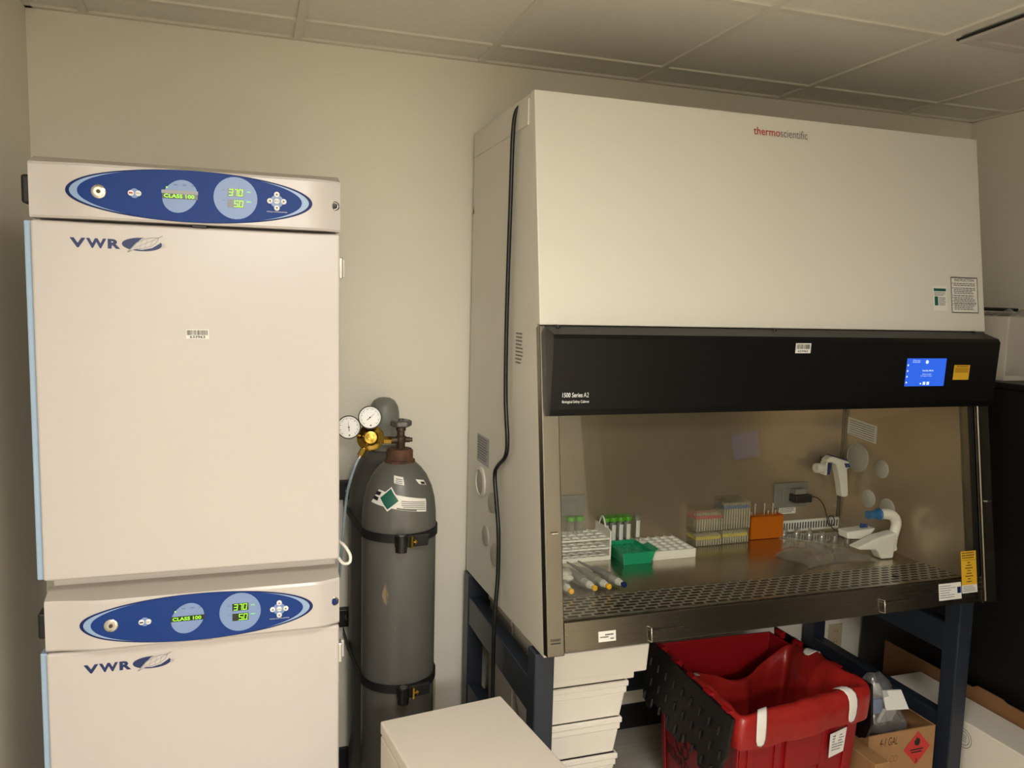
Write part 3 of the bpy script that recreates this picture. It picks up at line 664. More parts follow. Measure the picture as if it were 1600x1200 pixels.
# side details
fs = lambda x, y, d: Vector((CX0 - d, -x, y))   # x grows towards the viewer: mirrored sheet
fl = Frame((CX0, 0, 0), (0, -1, 0), (0, 0, 1))
fl2 = lambda x, y, d=0.0: Vector((CX0 - d, -x, y))
b = MB(M['cab_white']); b.box(CX0 - 0.004, CX0 + 0.001, -0.60, -0.05, 2.19, 2.262); b.build('top_side_strip', bsc, bevel=0.001)
def cap(y, z, r, ring):
    k = MB(M['plug_grey']); k.lathe([(r, 0), (r, 0.004), (r * 0.9, 0.006), (0, 0.006)], (CX0, y, z), (-1, 0, 0), cap0=False, n=36)
    if ring: k.use(M['cab_white']); k.lathe([(r * 1.0, 0.0), (r * 1.25, 0.0), (r * 1.25, 0.006), (r * 1.0, 0.009), (r, 0.004)], (CX0, y, z), (-1, 0, 0), cap0=False, cap1=False, n=36)
    k.build('port_plug', bsc, smooth_angle=40)
cap(-0.205, 1.091, 0.042, True); cap(-0.335, 1.052, 0.033, False); cap(-0.275, 0.925, 0.034, False); cap(-0.375, 0.890, 0.036, False)
side_txt = lambda x, y, d: Vector((CX0 - d, 0.0 - x, y))
b = MB(M['silver']); b.plate(side_txt, 0.145, 1.155, 0.285, 1.250, 0.0004, 0.0002); b.use(M['grey_ink']); b.lines(side_txt, 0.155, 1.165, 0.275, 1.245, 9, 0.001, seed=8); b.build('rating_plate', bsc)
b = MB(M['grey_ink']); b.lines(side_txt, 0.535, 1.52, 0.60, 1.615, 9, 0.001, 0.4, seed=9); b.build('printed_notice', bsc)
b = MB(M['yellow_lite']); b.shape(side_txt, [(0.030, 2.0), (0.052, 2.0), (0.041, 2.028)], 0.001); b.use(M['ink']); b.rect(side_txt, 0.039, 2.005, 0.043, 2.018, 0.0014); b.build('warning_triangle', bsc)
# steel trims
def trim(x0, x1, inner):
    t_ = MB(M['steel_v'])
    t_.prism([(x0, 0.0), (x1, 0.0), (x1, -0.032), (x0, -0.032)], lambda p, z: Fp(p[0], z, p[1] - 0.0), 0.765, 1.640)
    o = t_.build('side_trim', bsc, bevel=0.003); return o
tl = trim(CX0 - 0.001, 1.402, 1); tr = trim(2.862, CX1 + 0.001, -1)
k = MB(M['steel_v']); k.tube([Fp(2.868, 0.775, 0.004), Fp(2.868, 1.40, 0.004)], 0.006); k.use(M['black'])
k.prism([(2.842, -0.004), (2.858, -0.004), (2.858, -0.03), (2.842, -0.03)], lambda p, z: Fp(p[0], z, p[1]), 0.78, 1.60)
k.use(M['steel_v']); k.prism([(2.830, 0.0), (2.842, 0.0), (2.842, -0.03), (2.830, -0.03)], lambda p, z: Fp(p[0], z, p[1]), 0.78, 1.60); k.build('sash_channel', bsc)
k = MB(M['chrome']); k.tube([Fp(1.370, 1.088, 0.004), Fp(1.388, 1.088, 0.004)], 0.0035); k.build('trim_button', tl)
k = MB(M['chrome']); k.cyl(Fp(2.893, 1.09, 0.0), Fp(2.893, 1.09, 0.008), 0.004); k.cyl(Fp(2.893, 1.09, 0.006), Fp(2.910, 1.09, 0.006), 0.002); k.build('trim_hook', tr)
k = MB(M['ink']); k.text('STANDBY', Ff, 1.362, 0.806, 0.029, 0.006, 0.001, 0.0); k.rect(Ff, 1.362, 0.799, 1.390, 0.8015, 0.001); k.build('printed_mark', tl)
# chamber
b = MB(M['steel_in']); b.box(1.405, 2.845, -0.222, -0.20, 0.80, 1.66); b.build('chamber_back', bsc)
b = MB(M['steel_in']); b.prism([(-0.222, 0.80), (FY(0.80) + 0.035, 0.80), (FY(1.64) + 0.035, 1.66), (-0.222, 1.66)], lambda p, t: (t, p[0], p[1]), 2.83, 2.845); b.build('chamber_side', bsc)
b = MB(M['steel_in']); b.prism([(-0.222, 0.80), (FY(0.80) + 0.035, 0.80), (FY(1.64) + 0.035, 1.66), (-0.222, 1.66)], lambda p, t: (t, p[0], p[1]), 1.39, 1.405); b.build('chamber_side', bsc)
b = MB(M['steel_in']); b.box(1.405, 2.83, -0.70, -0.222, 1.60, 1.62); b.build('chamber_ceiling', bsc)
b = MB(M['steel_v']); b.box(2.816, 2.821, -0.2265, -0.222, 0.885, 1.60); b.box(2.826, 2.83, -0.2265, -0.222, 0.885, 1.60); b.build('corner_bead', bsc)
b = MB(M['steel_work']); b.box(1.405, 2.83, -0.635, -0.222, 0.80, 0.83); b.build('work_surface', bsc)
# perforated front grille
gm = steel('grille_steel', 'c9c0b0', 0.32, (2, 60, 60), 0.02); nt = gm.node_tree; bs = nt.nodes['Principled BSDF']
tc = nt.nodes.new('ShaderNodeTexCoord'); mp = nt.nodes.new('ShaderNodeMapping'); nt.links.new(tc.outputs['Object'], mp.inputs[0])
bk = nt.nodes.new('ShaderNodeTexBrick'); bk.inputs['Scale'].default_value = 1.0; bk.inputs['Brick Width'].default_value = 0.040; bk.inputs['Row Height'].default_value = 0.0215; bs.inputs['Specular IOR Level'].default_value = 0.15
bk.inputs['Mortar Size'].default_value = 0.0042; bk.inputs['Mortar Smooth'].default_value = 0.1; bk.inputs['Color1'].default_value = (0.006, 0.006, 0.006, 1); bk.inputs['Color2'].default_value = (0.006, 0.006, 0.006, 1)
nt.links.new(mp.outputs[0], bk.inputs['Vector']); src = bs.inputs['Base Color'].links[0].from_socket; nt.links.new(src, bk.inputs['Mortar']); nt.links.new(bk.outputs['Color'], bs.inputs['Base Color'])
mm = nt.nodes.new('ShaderNodeMath'); mm.operation = 'MULTIPLY'; mm.inputs[1].default_value = 0.7; nt.links.new(bk.outputs['Fac'], mm.inputs[0]); nt.links.new(mm.outputs[0], bs.inputs['Metallic'])
b = MB(gm); b.hexa([(1.405, -0.82, 0.81), (2.83, -0.82, 0.81), (2.83, -0.635, 0.80), (1.405, -0.635, 0.80)], [(1.405, -0.82, 0.838), (2.83, -0.82, 0.838), (2.83, -0.635, 0.8302), (1.405, -0.635, 0.8302)]); b.build('front_grille', bsc)
for x in (1.62, 2.62):
    k = MB(M['black']); k.lathe([(0.011, 0), (0.011, 0.0015), (0, 0.0015)], (x, -0.74, 0.8350), (0, 0.13, 1), cap0=False); k.build('grille_hole', bsc)
b = MB(M['steel']); b.prism([(FY(0.772), 0.772), (FY(0.850), 0.850), (FY(0.850) + 0.008, 0.8535), (-0.820, 0.850), (-0.820, 0.83), (FY(0.80) + 0.02, 0.772)], lambda p, t: (t, p[0], p[1]), 1.402, 2.862)
lip = b.build('front_lip', bsc, bevel=0.002)
for x in (1.655, 2.455):
    k = MB(M['chrome']); k.tube([Ff(x, 0.777, 0.001), Ff(x, 0.777, 0.012), Ff(x, 0.815, 0.012), Ff(x, 0.815, 0.001)], 0.0022, n=8)
    k.prism([(0.0, 0.001), (0.0, 0.012), (0.105, 0.004), (0.105, 0.001)], lambda p, z: Ff(x + p[0], z, p[1]), 0.806, 0.8085); k.build('lift_tab', lip)
b = MB(M['paper']); b.plate(Ff, 1.500, 0.790, 1.552, 0.818, 0.0004, 0.0002); b.use(M['ink']); b.lines(Ff, 1.520, 0.8055, 1.545, 0.8115, 1, 0.001, 0.6, 0, 3); b.lines(Ff, 1.505, 0.8, 1.53, 0.805, 1, 0.001, 0.6, 0, 4); b.lines(Ff, 1.535, 0.795, 1.546, 0.8, 1, 0.001, 0.6, 0, 5); b.build('small_label', lip)
b = MB(M['paper']); b.plate(Ff, 2.680, 0.790, 2.772, 0.842, 0.0004, 0.0002); b.use(M['navy_dark']); b.rect(Ff, 2.755, 0.808, 2.770, 0.828, 0.001); b.use(M['grey_ink']); b.lines(Ff, 2.684, 0.795, 2.750, 0.838, 6, 0.001, 0.3, 0.5, 5); b.build('serial_label', lip)
# yellow caution label on the glass
b = MB(M['yellow']); b.plate(Ff, 2.775, 0.830, 2.838, 0.937, 0.0006, 0.001); b.use(M['paper']); b.plate(Ff, 2.775, 0.805, 2.838, 0.830, 0.0006, 0.001); b.use(M['ink'])
b.lines(Ff, 2.779, 0.912, 2.834, 0.935, 3, 0.002, 0.4, 0.1, 2); b.rect(Ff, 2.775, 0.908, 2.838, 0.909, 0.002)
for i in range(8): w_ = 0.012 + 0.010 * ((i * 7) % 3); b.rect(Ff, 2.806 - w_ / 2, 0.899 - 0.0085 * i, 2.806 + w_ / 2, 0.9015 - 0.0085 * i, 0.002)
b.use(M['grey_ink']); b.lines(Ff, 2.779, 0.808, 2.834, 0.828, 4, 0.002, 0.4, 0.3, 6); b.build('caution_label', bsc)
# sash glass
b = MB(M['glass']); b.prism([(1.402, -0.012), (2.842, -0.012), (2.842, -0.016), (1.402, -0.016)], lambda p, z: Fp(p[0], z, p[1]), 0.856, 1.60); b.build('sash_glass', bsc)
# black sash cover
b = MB(M['sash'])
SX0, SX1 = 1.366, 2.906
b.prism([(1.640, -0.002), (1.610, 0.062), (1.598, 0.068), (1.414, 0.030), (1.398, 0.022), (1.398, -0.002)], lambda p, x: Fp(x, p[0], p[1]), SX0, SX1)
sc = b.build('sash_cover', bsc, bevel=0.002)
O = Fp(0, 1.598, 0.068); Q = Fp(0, 1.414, 0.030); vv = (O - Q).normalized(); nn = Vector((1, 0, 0)).cross(vv)
cf = lambda x, z, d: Vector((x, 0, 0)) + Q + (O - Q) * ((z - Q.z) / (O.z - Q.z)) + nn * d
b = MB(M['white_ink']); b.text('1500 Series', cf, 1.397, 1.4515, 0.058, 0.0125, 0.0006, 0.008); b.text('A2', cf, 1.458, 1.4515, 0.015, 0.0125, 0.0006, -0.005); b.text('Biological Safety Cabinet', cf, 1.397, 1.434, 0.078, 0.0095, 0.0006, 0.004); b.build('model_text', sc)
b = MB(M['screen']); b.plate(cf, 2.535, 1.470, 2.690, 1.557, 0.0010, 0.0)
b.use(M['screen_txt']); b.text('Standby Mode', cf, 2.598, 1.515, 0.044, 0.007, 0.0014, 0.01); b.text('Press to start', cf, 2.600, 1.506, 0.035, 0.004, 0.0014); b.text('Biological Safety', cf, 2.594, 1.500, 0.045, 0.0035, 0.0014)
b.text('Thermo', cf, 2.556, 1.549, 0.03, 0.004, 0.0014); b.text('Scientific', cf, 2.556, 1.544, 0.03, 0.004, 0.0014)
b.disc(cf, 2.613, 1.546, 0.006, 0.006, 0.0014, 12); b.disc(cf, 2.596, 1.478, 0.003, 0.003, 0.0014, 8); b.plate(cf, 2.605, 1.474, 2.615, 1.484, 0.0002, 0.0014); b.plate(cf, 2.620, 1.474, 2.630, 1.484, 0.0002, 0.0014)
for i in range(4): b.disc(cf, 2.540, 1.482 + 0.018 * i, 0.003, 0.003, 0.0014, 8)
b.build('touch_screen', sc)
b = MB(M['yellow']); b.plate(cf, 2.725, 1.489, 2.789, 1.536, 0.0006, 0); b.use(M['yellow_lite']); b.rect(cf, 2.730, 1.512, 2.784, 1.528, 0.001); b.use(M['ink']); b.lines(cf, 2.735, 1.529, 2.782, 1.535, 1, 0.001, 0.4, 0, 2); b.build('yellow_label', sc)
b = MB(M['paper']); b.plate(cf, 2.120, 1.572, 2.173, 1.601, 0.0006, 0); b.use(M['ink']); b.barcode(cf, 2.123, 1.584, 2.170, 1.598, 0.001, 9); b.text('633965', cf, 2.128, 1.575, 0.036, 0.006, 0.001, 0.02); b.build('asset_label', sc)
for x in (1.40, 2.09, 2.86): k = MB(M['black']); k.lathe([(0.006, 0), (0.005, 0.005), (0, 0.006)], Fp(x, 1.634, 0.010), (0, -0.4, 1), cap0=False, n=12).build('cover_screw', sc)
# things fixed in the chamber
fb = lambda x, y, d: Vector((x, -0.222 - d, y))
b = MB(M['paper']); b.box(2.55, 2.828, -0.2265, -0.222, 0.838, 0.882); b.use(M['black'])
for i in range(22): x = 2.556 + 0.0124 * i; b.shape(fb, [(x, 0.847), (x + 0.0055, 0.847), (x + 0.0055, 0.873), (x, 0.873)], 0.005)
b.build('slotted_rail', bsc)
frr = lambda x, y, d: Vector((2.83 - d, x, y))
for y, z, r in ((-0.305, 1.138, 0.050), (-0.428, 1.118, 0.034), (-0.373, 0.993, 0.034), (-0.468, 0.980, 0.036)):
    k = MB(M['plug_grey']); k.lathe([(r, 0), (r, 0.003), (r * 0.92, 0.005), (0, 0.005)], (2.83, y, z), (-1, 0, 0), cap0=False, n=36)
    if r > 0.04: k.lathe([(r * 1.0, 0.0), (r * 1.12, 0.0), (r * 1.12, 0.007), (r * 1.0, 0.009), (r, 0.004)], (2.83, y, z), (-1, 0, 0), cap0=False, cap1=False, n=36)
    k.build('port_plug', bsc, smooth_angle=40)
b = MB(M['paper']); b.poly([frr(-0.238, 1.222, 0.001), frr(-0.392, 1.205, 0.001), frr(-0.392, 1.272, 0.001), frr(-0.238, 1.287, 0.001)], [(0, 1, 2, 3)]); b.use(M['grey_ink'])
for i in range(7): z = 1.275 - 0.0085 * i; b.poly([frr(-0.25, z, 0.0015), frr(-0.38, z - 0.012, 0.0015), frr(-0.38, z - 0.0095, 0.0015), frr(-0.25, z + 0.0025, 0.0015)], [(0, 1, 2, 3)])
b.build('notice_label', bsc)
def cover(x, z, wx, hz, adapter):
    b = MB(M['outlet']); b.box(x - wx / 2, x + wx / 2, -0.232, -0.2222, z - hz / 2, z + hz / 2); b.box(x - wx * .28, x + wx * .28, -0.236, -0.232, z - hz * .30, z + hz * .30)
    return b.build('socket_cover', bsc, bevel=0.003)
cover(2.590, 0.985, 0.150, 0.098, True); cover(1.660, 0.988, 0.13, 0.09, False)
b = MB(M['paper']); b.plate(fb, 2.545, 0.910, 2.622, 0.936, 0.0008, 0.0); b.use(M['grey_ink']); b.lines(fb, 2.55, 0.914, 2.617, 0.932, 3, 0.001, seed=4); b.build('small_label', bsc)

# cabinet cords
k = MB(M['cord']); k.tube([(1.36, -0.52, 2.262), (1.347, -0.50, 2.245), (1.344, -0.485, 2.18), (1.344, -0.478, 2.0), (1.344, -0.468, 1.68), (1.344, -0.475, 1.42), (1.344, -0.502, 1.29), (1.344, -0.488, 1.235), (1.343, -0.415, 1.190), (1.343, -0.387, 1.155), (1.344, -0.405, 1.08), (1.344, -0.435, 0.985), (1.344, -0.44, 0.85), (1.333, -0.452, 0.72), (1.330, -0.455, 0.6), (1.331, -0.46, 0.4), (1.333, -0.46, 0.2), (1.33, -0.44, 0.02)], 0.0065, samples=6)
k.build('power_cord', bsc)['label'] = 'long black power cord hanging down the left side'

# ------------------------------------------------------------------ stand
st = thing('cabinet_stand', 'dark slate blue steel stand under the safety cabinet', 'stand', (2.13, -0.4, 0))
lx = (1.345, 2.855); ly = (-0.79, -0.095)
for x in lx:
    for y in ly: MB(M['stand']).box(x, x + 0.058, y, y + 0.062, 0.012, 0.726 if y > -.5 else 0.742).build('leg', st, bevel=0.004)
    for y in ly: MB(M['rubber']).cyl((x + 0.029, y + 0.03, 0), (x + 0.029, y + 0.03, 0.012), 0.02).build('foot', st)
    MB(M['stand']).box(x + 0.003, x + 0.05, ly[0] + 0.062, ly[1], 0.548, 0.648).build('side_rail', st, bevel=0.003)
    MB(M['stand']).box(x + 0.003, x + 0.05, ly[0] + 0.062, ly[1], 0.245, 0.325).build('lower_side_rail', st, bevel=0.003)
MB(M['stand']).box(lx[0] + 0.058, lx[1], ly[1] + 0.008, ly[1] + 0.05, 0.60, 0.70).build('rear_rail', st, bevel=0.003)
MB(M['stand']).box(lx[0] + 0.058, lx[1], ly[1] + 0.008, ly[1] + 0.05, 0.20, 0.27).build('lower_rear_rail', st, bevel=0.003)

# ------------------------------------------------------------------ white cabinet in the foreground
wb = thing('white_cabinet', 'plain white low cabinet standing in front of the gas cylinders', 'cabinet', (0.914, -0.854, 0), math.radians(7.6))
MB(M['white_box']).box(0.0, 0.33, -0.50, 0.0, 0.008, 0.612).build('body', wb, bevel=0.003)
MB(M['white_box']).box(-0.001, 0.331, -0.502, 0.001, 0.617, 0.650).build('top', wb, bevel=0.004)
MB(M['edge']).box(0.003, 0.327, -0.495, -0.003, 0.612, 0.617).build('shadow_gap', wb)
for fx, fy in ((.02, -.06), (.27, -.06), (.02, -.48), (.27, -.48)): MB(M['rubber']).box(fx, fx + .04, fy, fy + .04, 0, 0.008).build('foot', wb)

# ------------------------------------------------------------------ things under the stand
def holed(b, x0, x1, y0, y1, z0, z1, nx, ny, r, n=16, bottom=False):
    dx, dy = (x1 - x0) / nx, (y1 - y0) / ny
    for i in range(nx):
        for j in range(ny):
            cx, cy = x0 + (i + .5) * dx, y0 + (j + .5) * dy; out = []; inn = []
            for k in range(n):
                a = 2 * PI * (k + .5) / n; c_, s_ = math.cos(a), math.sin(a); q = min(dx / 2 / abs(c_) if abs(c_) > 1e-6 else 9, dy / 2 / abs(s_) if abs(s_) > 1e-6 else 9)
                out.append((cx + q * c_, cy + q * s_)); inn.append((cx + r * c_, cy + r * s_))
            cor = [(cx + sx * dx / 2, cy + sy * dy / 2) for sx, sy in ((1, 1), (-1, 1), (-1, -1), (1, -1))]
            for z, up in ((z1, True), (z0, False)):
                for k in range(n):
                    l = (k + 1) % n; f = [(*out[k], z), (*out[l], z), (*inn[l], z), (*inn[k], z)]
                    b.face(f if up else f[::-1])
                for q, (ux, uy) in enumerate(cor):   # close the corner triangles
                    a0 = [k for k in range(n) if (out[k][0] - cx) * (ux - cx) > 0 and (out[k][1] - cy) * (uy - cy) > 0]
                    vert = [k for k in a0 if abs(abs(out[k][0] - cx) - dx / 2) < 1e-9]; hor = [k for k in a0 if k not in vert]
                    if vert and hor:
                        kv = max(vert, key=lambda k: abs(out[k][1] - cy)); kh = max(hor, key=lambda k: abs(out[k][0] - cx)); b.face([(*out[kv], z), (ux, uy, z), (*out[kh], z)])
            for k in range(n):
                l = (k + 1) % n; b.face([(*inn[k], z0), (*inn[l], z0), (*inn[l], z1), (*inn[k], z1)], True)
            if bottom: b.face([(*p, z0 + 0.0005) for p in inn])
    for a, c_ in (((x0, y0), (x1, y0)), ((x1, y0), (x1, y1)), ((x1, y1), (x0, y1)), ((x0, y1), (x0, y0))): b.face([(*a, z0), (*c_, z0), (*c_, z1), (*a, z1)])
    return b

wd = ('lowest', 'second from bottom', 'third', 'fourth', 'topmost')
names_ = ['white foam tray at the very bottom of the stack under the cabinet', 'white foam tray second from the bottom of the stack', 'white foam tray in the middle of the stack', 'white foam tray second from the top of the stack', 'white foam tray on top of the stack, just below the foam lid']
zs = 0.0
for i in range(5):
    t = thing('foam_tray', names_[i], 'foam tray', (1.54, -0.5, zs), 0, 'stacked foam trays')
    x1 = (1.640, 1.648, 1.654, 1.661, 1.674)[i]; y0 = (-0.675, -0.682, -0.688, -0.694, -0.702)[i]; h_ = 0.117; x0, y1 = 1.425, -0.385
    b = MB(M['foam'])
    for (a, c_, za, zb_) in ((0.014, 0.004, 0, 0.078), (0.0, 0.0, 0.078, 0.1165)):
        b.hexa([(x0 + a, y0 + a, zs + za), (x1 - a, y0 + a, zs + za), (x1 - a, y1 - a, zs + za), (x0 + a, y1 - a, zs + za)], [(x0 + c_, y0 + c_, zs + zb_), (x1 - c_, y0 + c_, zs + zb_), (x1 - c_, y1 - c_, zs + zb_), (x0 + c_, y1 - c_, zs + zb_)])
    b.build('body', t, bevel=0.004)
    MB(M['foam']).box(x0 - .0, x1 + 0.004, y0 - 0.004, y1, zs + 0.100, zs + 0.1165).build('rim', t, bevel=0.003)
    zs += h_
t = thing('foam_box', 'wide white foam box top lying on top of the foam trays under the cabinet front', 'foam box', (1.58, -0.53, 0.585))
b = MB(M['foam']); b.box(1.425, 1.70, -0.695, -0.39, 0.585, 0.607); b.build('inner_step', t, bevel=0.003)
b = MB(M['foam']); b.hexa([(1.422, -0.703, 0.607), (1.737, -0.703, 0.607), (1.737, -0.385, 0.607), (1.422, -0.385, 0.607)], [(1.418, -0.706, 0.692), (1.742, -0.706, 0.692), (1.742, -0.385, 0.692), (1.418, -0.385, 0.692)]); b.build('body', t, bevel=0.004)
t = thing('storage_box', 'tall white storage box behind the foam trays, seen past the left leg', 'box', (1.6, -0.24, 0))
MB(M['white_box']).box(1.425, 1.80, -0.365, -0.100, 0, 0.555).build('body', t, bevel=0.003); MB(M['edge']).box(1.420, 1.805, -0.37, -0.095, 0.53, 0.557).build('lid_rim', t, bevel=0.003)
t = thing('storage_box', 'flat white box lying on the tall storage box under the cabinet', 'box', (1.6, -0.24, 0.5575))
MB(M['white_box']).box(1.425, 1.77, -0.35, -0.100, 0.5575, 0.635).build('body', t, bevel=0.003); MB(M['foam']).box(1.42, 1.775, -0.355, -0.095, 0.6355, 0.70).build('lid', t, bevel=0.003)

# white sheets at the wall, seen below the chamber
t = one(MB(M['white_box']).box(2.70, 2.83, -0.042, -0.013, 0.0, 0.30).build('white_panel_box', bevel=0.003), 'narrow white box standing against the back wall behind the red tote', 'box')

# red tote
ZR = 0.52
RC = [Vector((1.965, -0.36, 0)), Vector((1.935, -0.905, 0)), Vector((2.435, -0.84, 0)), Vector((2.42, -0.375, 0))]   # BL, FL, FR, BR
CC = sum(RC, Vector()) / 4
def quad(s, z): return [Vector(((p - CC) * s + CC)[:2] + (z,)) for p in RC]
tote = thing('waste_tote', 'red waste tote with a red bag liner and black hinged lid halves under the cabinet', 'tote', (CC.x, CC.y, 0))
b = MB(M['red'])
def dens(q, n=1): return q
R0, R1, R2, R3, R4, R5 = quad(0.86, 0.0), quad(0.955, 0.44), quad(0.975, 0.445), quad(0.99, ZR), quad(0.955, ZR), quad(0.93, 0.43)
R6 = quad(0.84, 0.012)
b.rings([R0, R1, R2, R3, R4, R5, R6], True, True, True, smooth=False)
# upright ribs on the faces
for i in range(4):
    a0, a1 = R0[i], R0[(i + 1) % 4]; t0, t1 = R1[i], R1[(i + 1) % 4]; nn = (a1 - a0).cross(Vector((0, 0, 1))).normalized()
    if nn.dot(a0 - CC) < 0: nn = -nn
    for f in ((0.03, 0.97) if i == 0 else (0.08, 0.30, 0.70, 0.92)):
        for w_ in (0.012,):
            e = (a1 - a0).normalized() * w_
            P0, P1 = a0.lerp(a1, f), t0.lerp(t1, f)
            b.hexa([P0 - e, P0 + e, P0 + e + nn * .006, P0 - e + nn * .006], [P1 - e, P1 + e, P1 + e + nn * .006, P1 - e + nn * .006])
tb_ = b.build('body', tote, bevel=0.005)
def wallpt(i, f, z, d):
    s = 0.86 + (0.955 - 0.86) * z / 0.44; q = quad(s, z); p = q[i].lerp(q[(i + 1) % 4], f)
    n_ = (q[(i + 1) % 4] - q[i]).cross(Vector((0, 0, 1))).normalized()
    if n_.dot(p - CC) < 0: n_ = -n_
    return p + n_ * d
# side 0 = left (BL->FL), side 1 = front (FL->FR), side 2 = right (FR->BR)
k = MB(M['red']); L_ = lambda f, z, d: wallpt(1, f, z, d)
k.hexa([L_(.36, .31, .0), L_(.66, .31, .0), L_(.66, .44, .0), L_(.36, .44, .0)], [L_(.36, .31, .012), L_(.66, .31, .012), L_(.66, .44, .012), L_(.36, .44, .012)])
k.build('handle', tote, bevel=0.004)
k = MB(M['lid']); ff = lambda x, y, d: wallpt(0, x, y, d)
k.text('BIOHAZARD', ff, 0.07, 0.150, 0.46, 0.040, 0.0015, 0.01)
for a in (0, 120, 240):
    a = math.radians(a + 90); c_, s_ = math.cos(a), math.sin(a); pts = []
    for side_, rr in ((1, 0.030), (-1, 0.022)):
        for i in range(17): u_ = math.radians(-150 + 300 * i / 16) * side_; pts.append((0.30 + (c_ * 0.022 + rr * math.cos(a + u_)) * 1.9, 0.235 + s_ * 0.022 + rr * math.sin(a + u_)))
    for i in range(16): k.shape(ff, [pts[i], pts[i + 1], pts[17 + 15 - i], pts[17 + 16 - i]], 0.0015)
k.build('biohazard_print', tb_)
k = MB(M['paper']); fq = lambda x, y, d: wallpt(1, x, y, d)
k.shape(fq, [(0.73, 0.325), (0.86, 0.335), (0.865, 0.415), (0.72, 0.405)], 0.016); k.use(M['grey_ink']); k.lines(fq, 0.745, 0.345, 0.85, 0.40, 6, 0.017, 0.35, 0.3, 5); k.use(M['paper']); k.shape(fq, [(0.755, 0.375), (0.785, 0.37), (0.80, 0.405), (0.765, 0.408)], 0.020); k.build('paper_tag', tb_)
def flap(i, rev, lab, out_):
    q = quad(1.0, ZR); a, c_ = q[i], q[(i + 1) % 4]
    nn = (c_ - a).cross(Vector((0, 0, 1))).normalized()
    if nn.dot(a - CC) < 0: nn = -nn
    f = MB(M['lid']); prof = []
    N = 48
    top = []; bot = []
    for k_ in range(N + 1):
        u_ = k_ / N; w_ = 0.192 + 0.016 * (1 if math.sin(u_ * PI * 5.0 + 0.6) > 0 else -1) * (0.35 if u_ < .1 else 1)
        if u_ < 0.05: w_ -= (0.05 - u_) * 1.2
        if u_ > 0.95: w_ -= (u_ - 0.95) * 1.2
        top.append((u_, 0.0)); bot.append((u_, w_))
    def P(u_, w_, d): return a.lerp(c_, u_) + nn * (0.018 + w_ * out_ + d) + Vector((0, 0, 0.012 - w_ * math.sqrt(1 - out_ * out_)))
    nw = 6
    for d0 in (0.0, 0.010):
        for k_ in range(N):
            for j in range(nw):
                g = lambda kk, jj: P(kk / N, bot[kk][1] * jj / nw, d0)
                f.face([g(k_, j), g(k_ + 1, j), g(k_ + 1, j + 1), g(k_, j + 1)])
    for k_ in range(N): f.face([P(k_ / N, bot[k_][1], 0), P((k_ + 1) / N, bot[k_ + 1][1], 0), P((k_ + 1) / N, bot[k_ + 1][1], .010), P(k_ / N, bot[k_][1], .010)]); f.face([P(k_ / N, 0, 0), P((k_ + 1) / N, 0, 0), P((k_ + 1) / N, 0, .010), P(k_ / N, 0, .010)])
    for u_ in (0, 1): f.face([P(u_, 0, 0), P(u_, bot[0 if u_ == 0 else N][1], 0), P(u_, bot[0 if u_ == 0 else N][1], .01), P(u_, 0, .01)])
    rn = random.Random(4)
    for r_ in range(3):
        for k_ in range(9):
            u_ = 0.06 + 0.105 * k_ + (0.05 if r_ % 2 else 0); w_ = 0.045 + 0.06 * r_
            if u_ > 0.97: continue
            f.hexa([P(u_, w_, .009), P(u_ + .012, w_, .009), P(u_ + .012, w_ + .03, .009), P(u_, w_ + .03, .009)], [P(u_ + .003, w_ + .003, .016), P(u_ + .009, w_ + .003, .016), P(u_ + .009, w_ + .027, .016), P(u_ + .003, w_ + .027, .016)])
    f.build('lid_half', tote)
    for u_ in (0.07, 0.27, 0.47, 0.67, 0.87): h_ = MB(M['red']); h_.cyl(a.lerp(c_, u_) + nn * 0.012 + Vector((0, 0, .006)), a.lerp(c_, u_ + .07) + nn * 0.012 + Vector((0, 0, .006)), 0.013, n=14).build('hinge', tote)
flap(0, False, '', 0.16); flap(2, True, '', 0.10)

# bag liner: loops over the front, right and half the left rim, sags across the tote at the back
import mathutils
def nz(p, s, a): return mathutils.noise.noise(Vector(p) * s) * a
q = quad(1.0, ZR)
BLp, FLp, FRp, BRp = q
start = BLp.lerp(FLp, 0.42); end = BRp.lerp(FRp, 0.24)
path = []
def addseg(a, c_, n, kind):
    for i in range(n): path.append((a.lerp(c_, i / n), kind))
addseg(start, FLp, 18, 0); addseg(FLp, FRp, 26, 0); addseg(FRp, end, 22, 0)
back = [end, Vector((2.30, -0.50, ZR)), Vector((2.16, -0.58, ZR)), start]
addseg(end, back[1], 6, 1); addseg(back[1], back[2], 10, 1); addseg(back[2], start, 8, 1)
NP = len(path)
def smoothpos(i):
    acc = Vector()
    for k_, w_ in ((-2, 1), (-1, 2), (0, 3), (1, 2), (2, 1)): acc += path[(i + k_) % NP][0] * w_
    return acc / 9
pos = [smoothpos(i) for i in range(NP)]
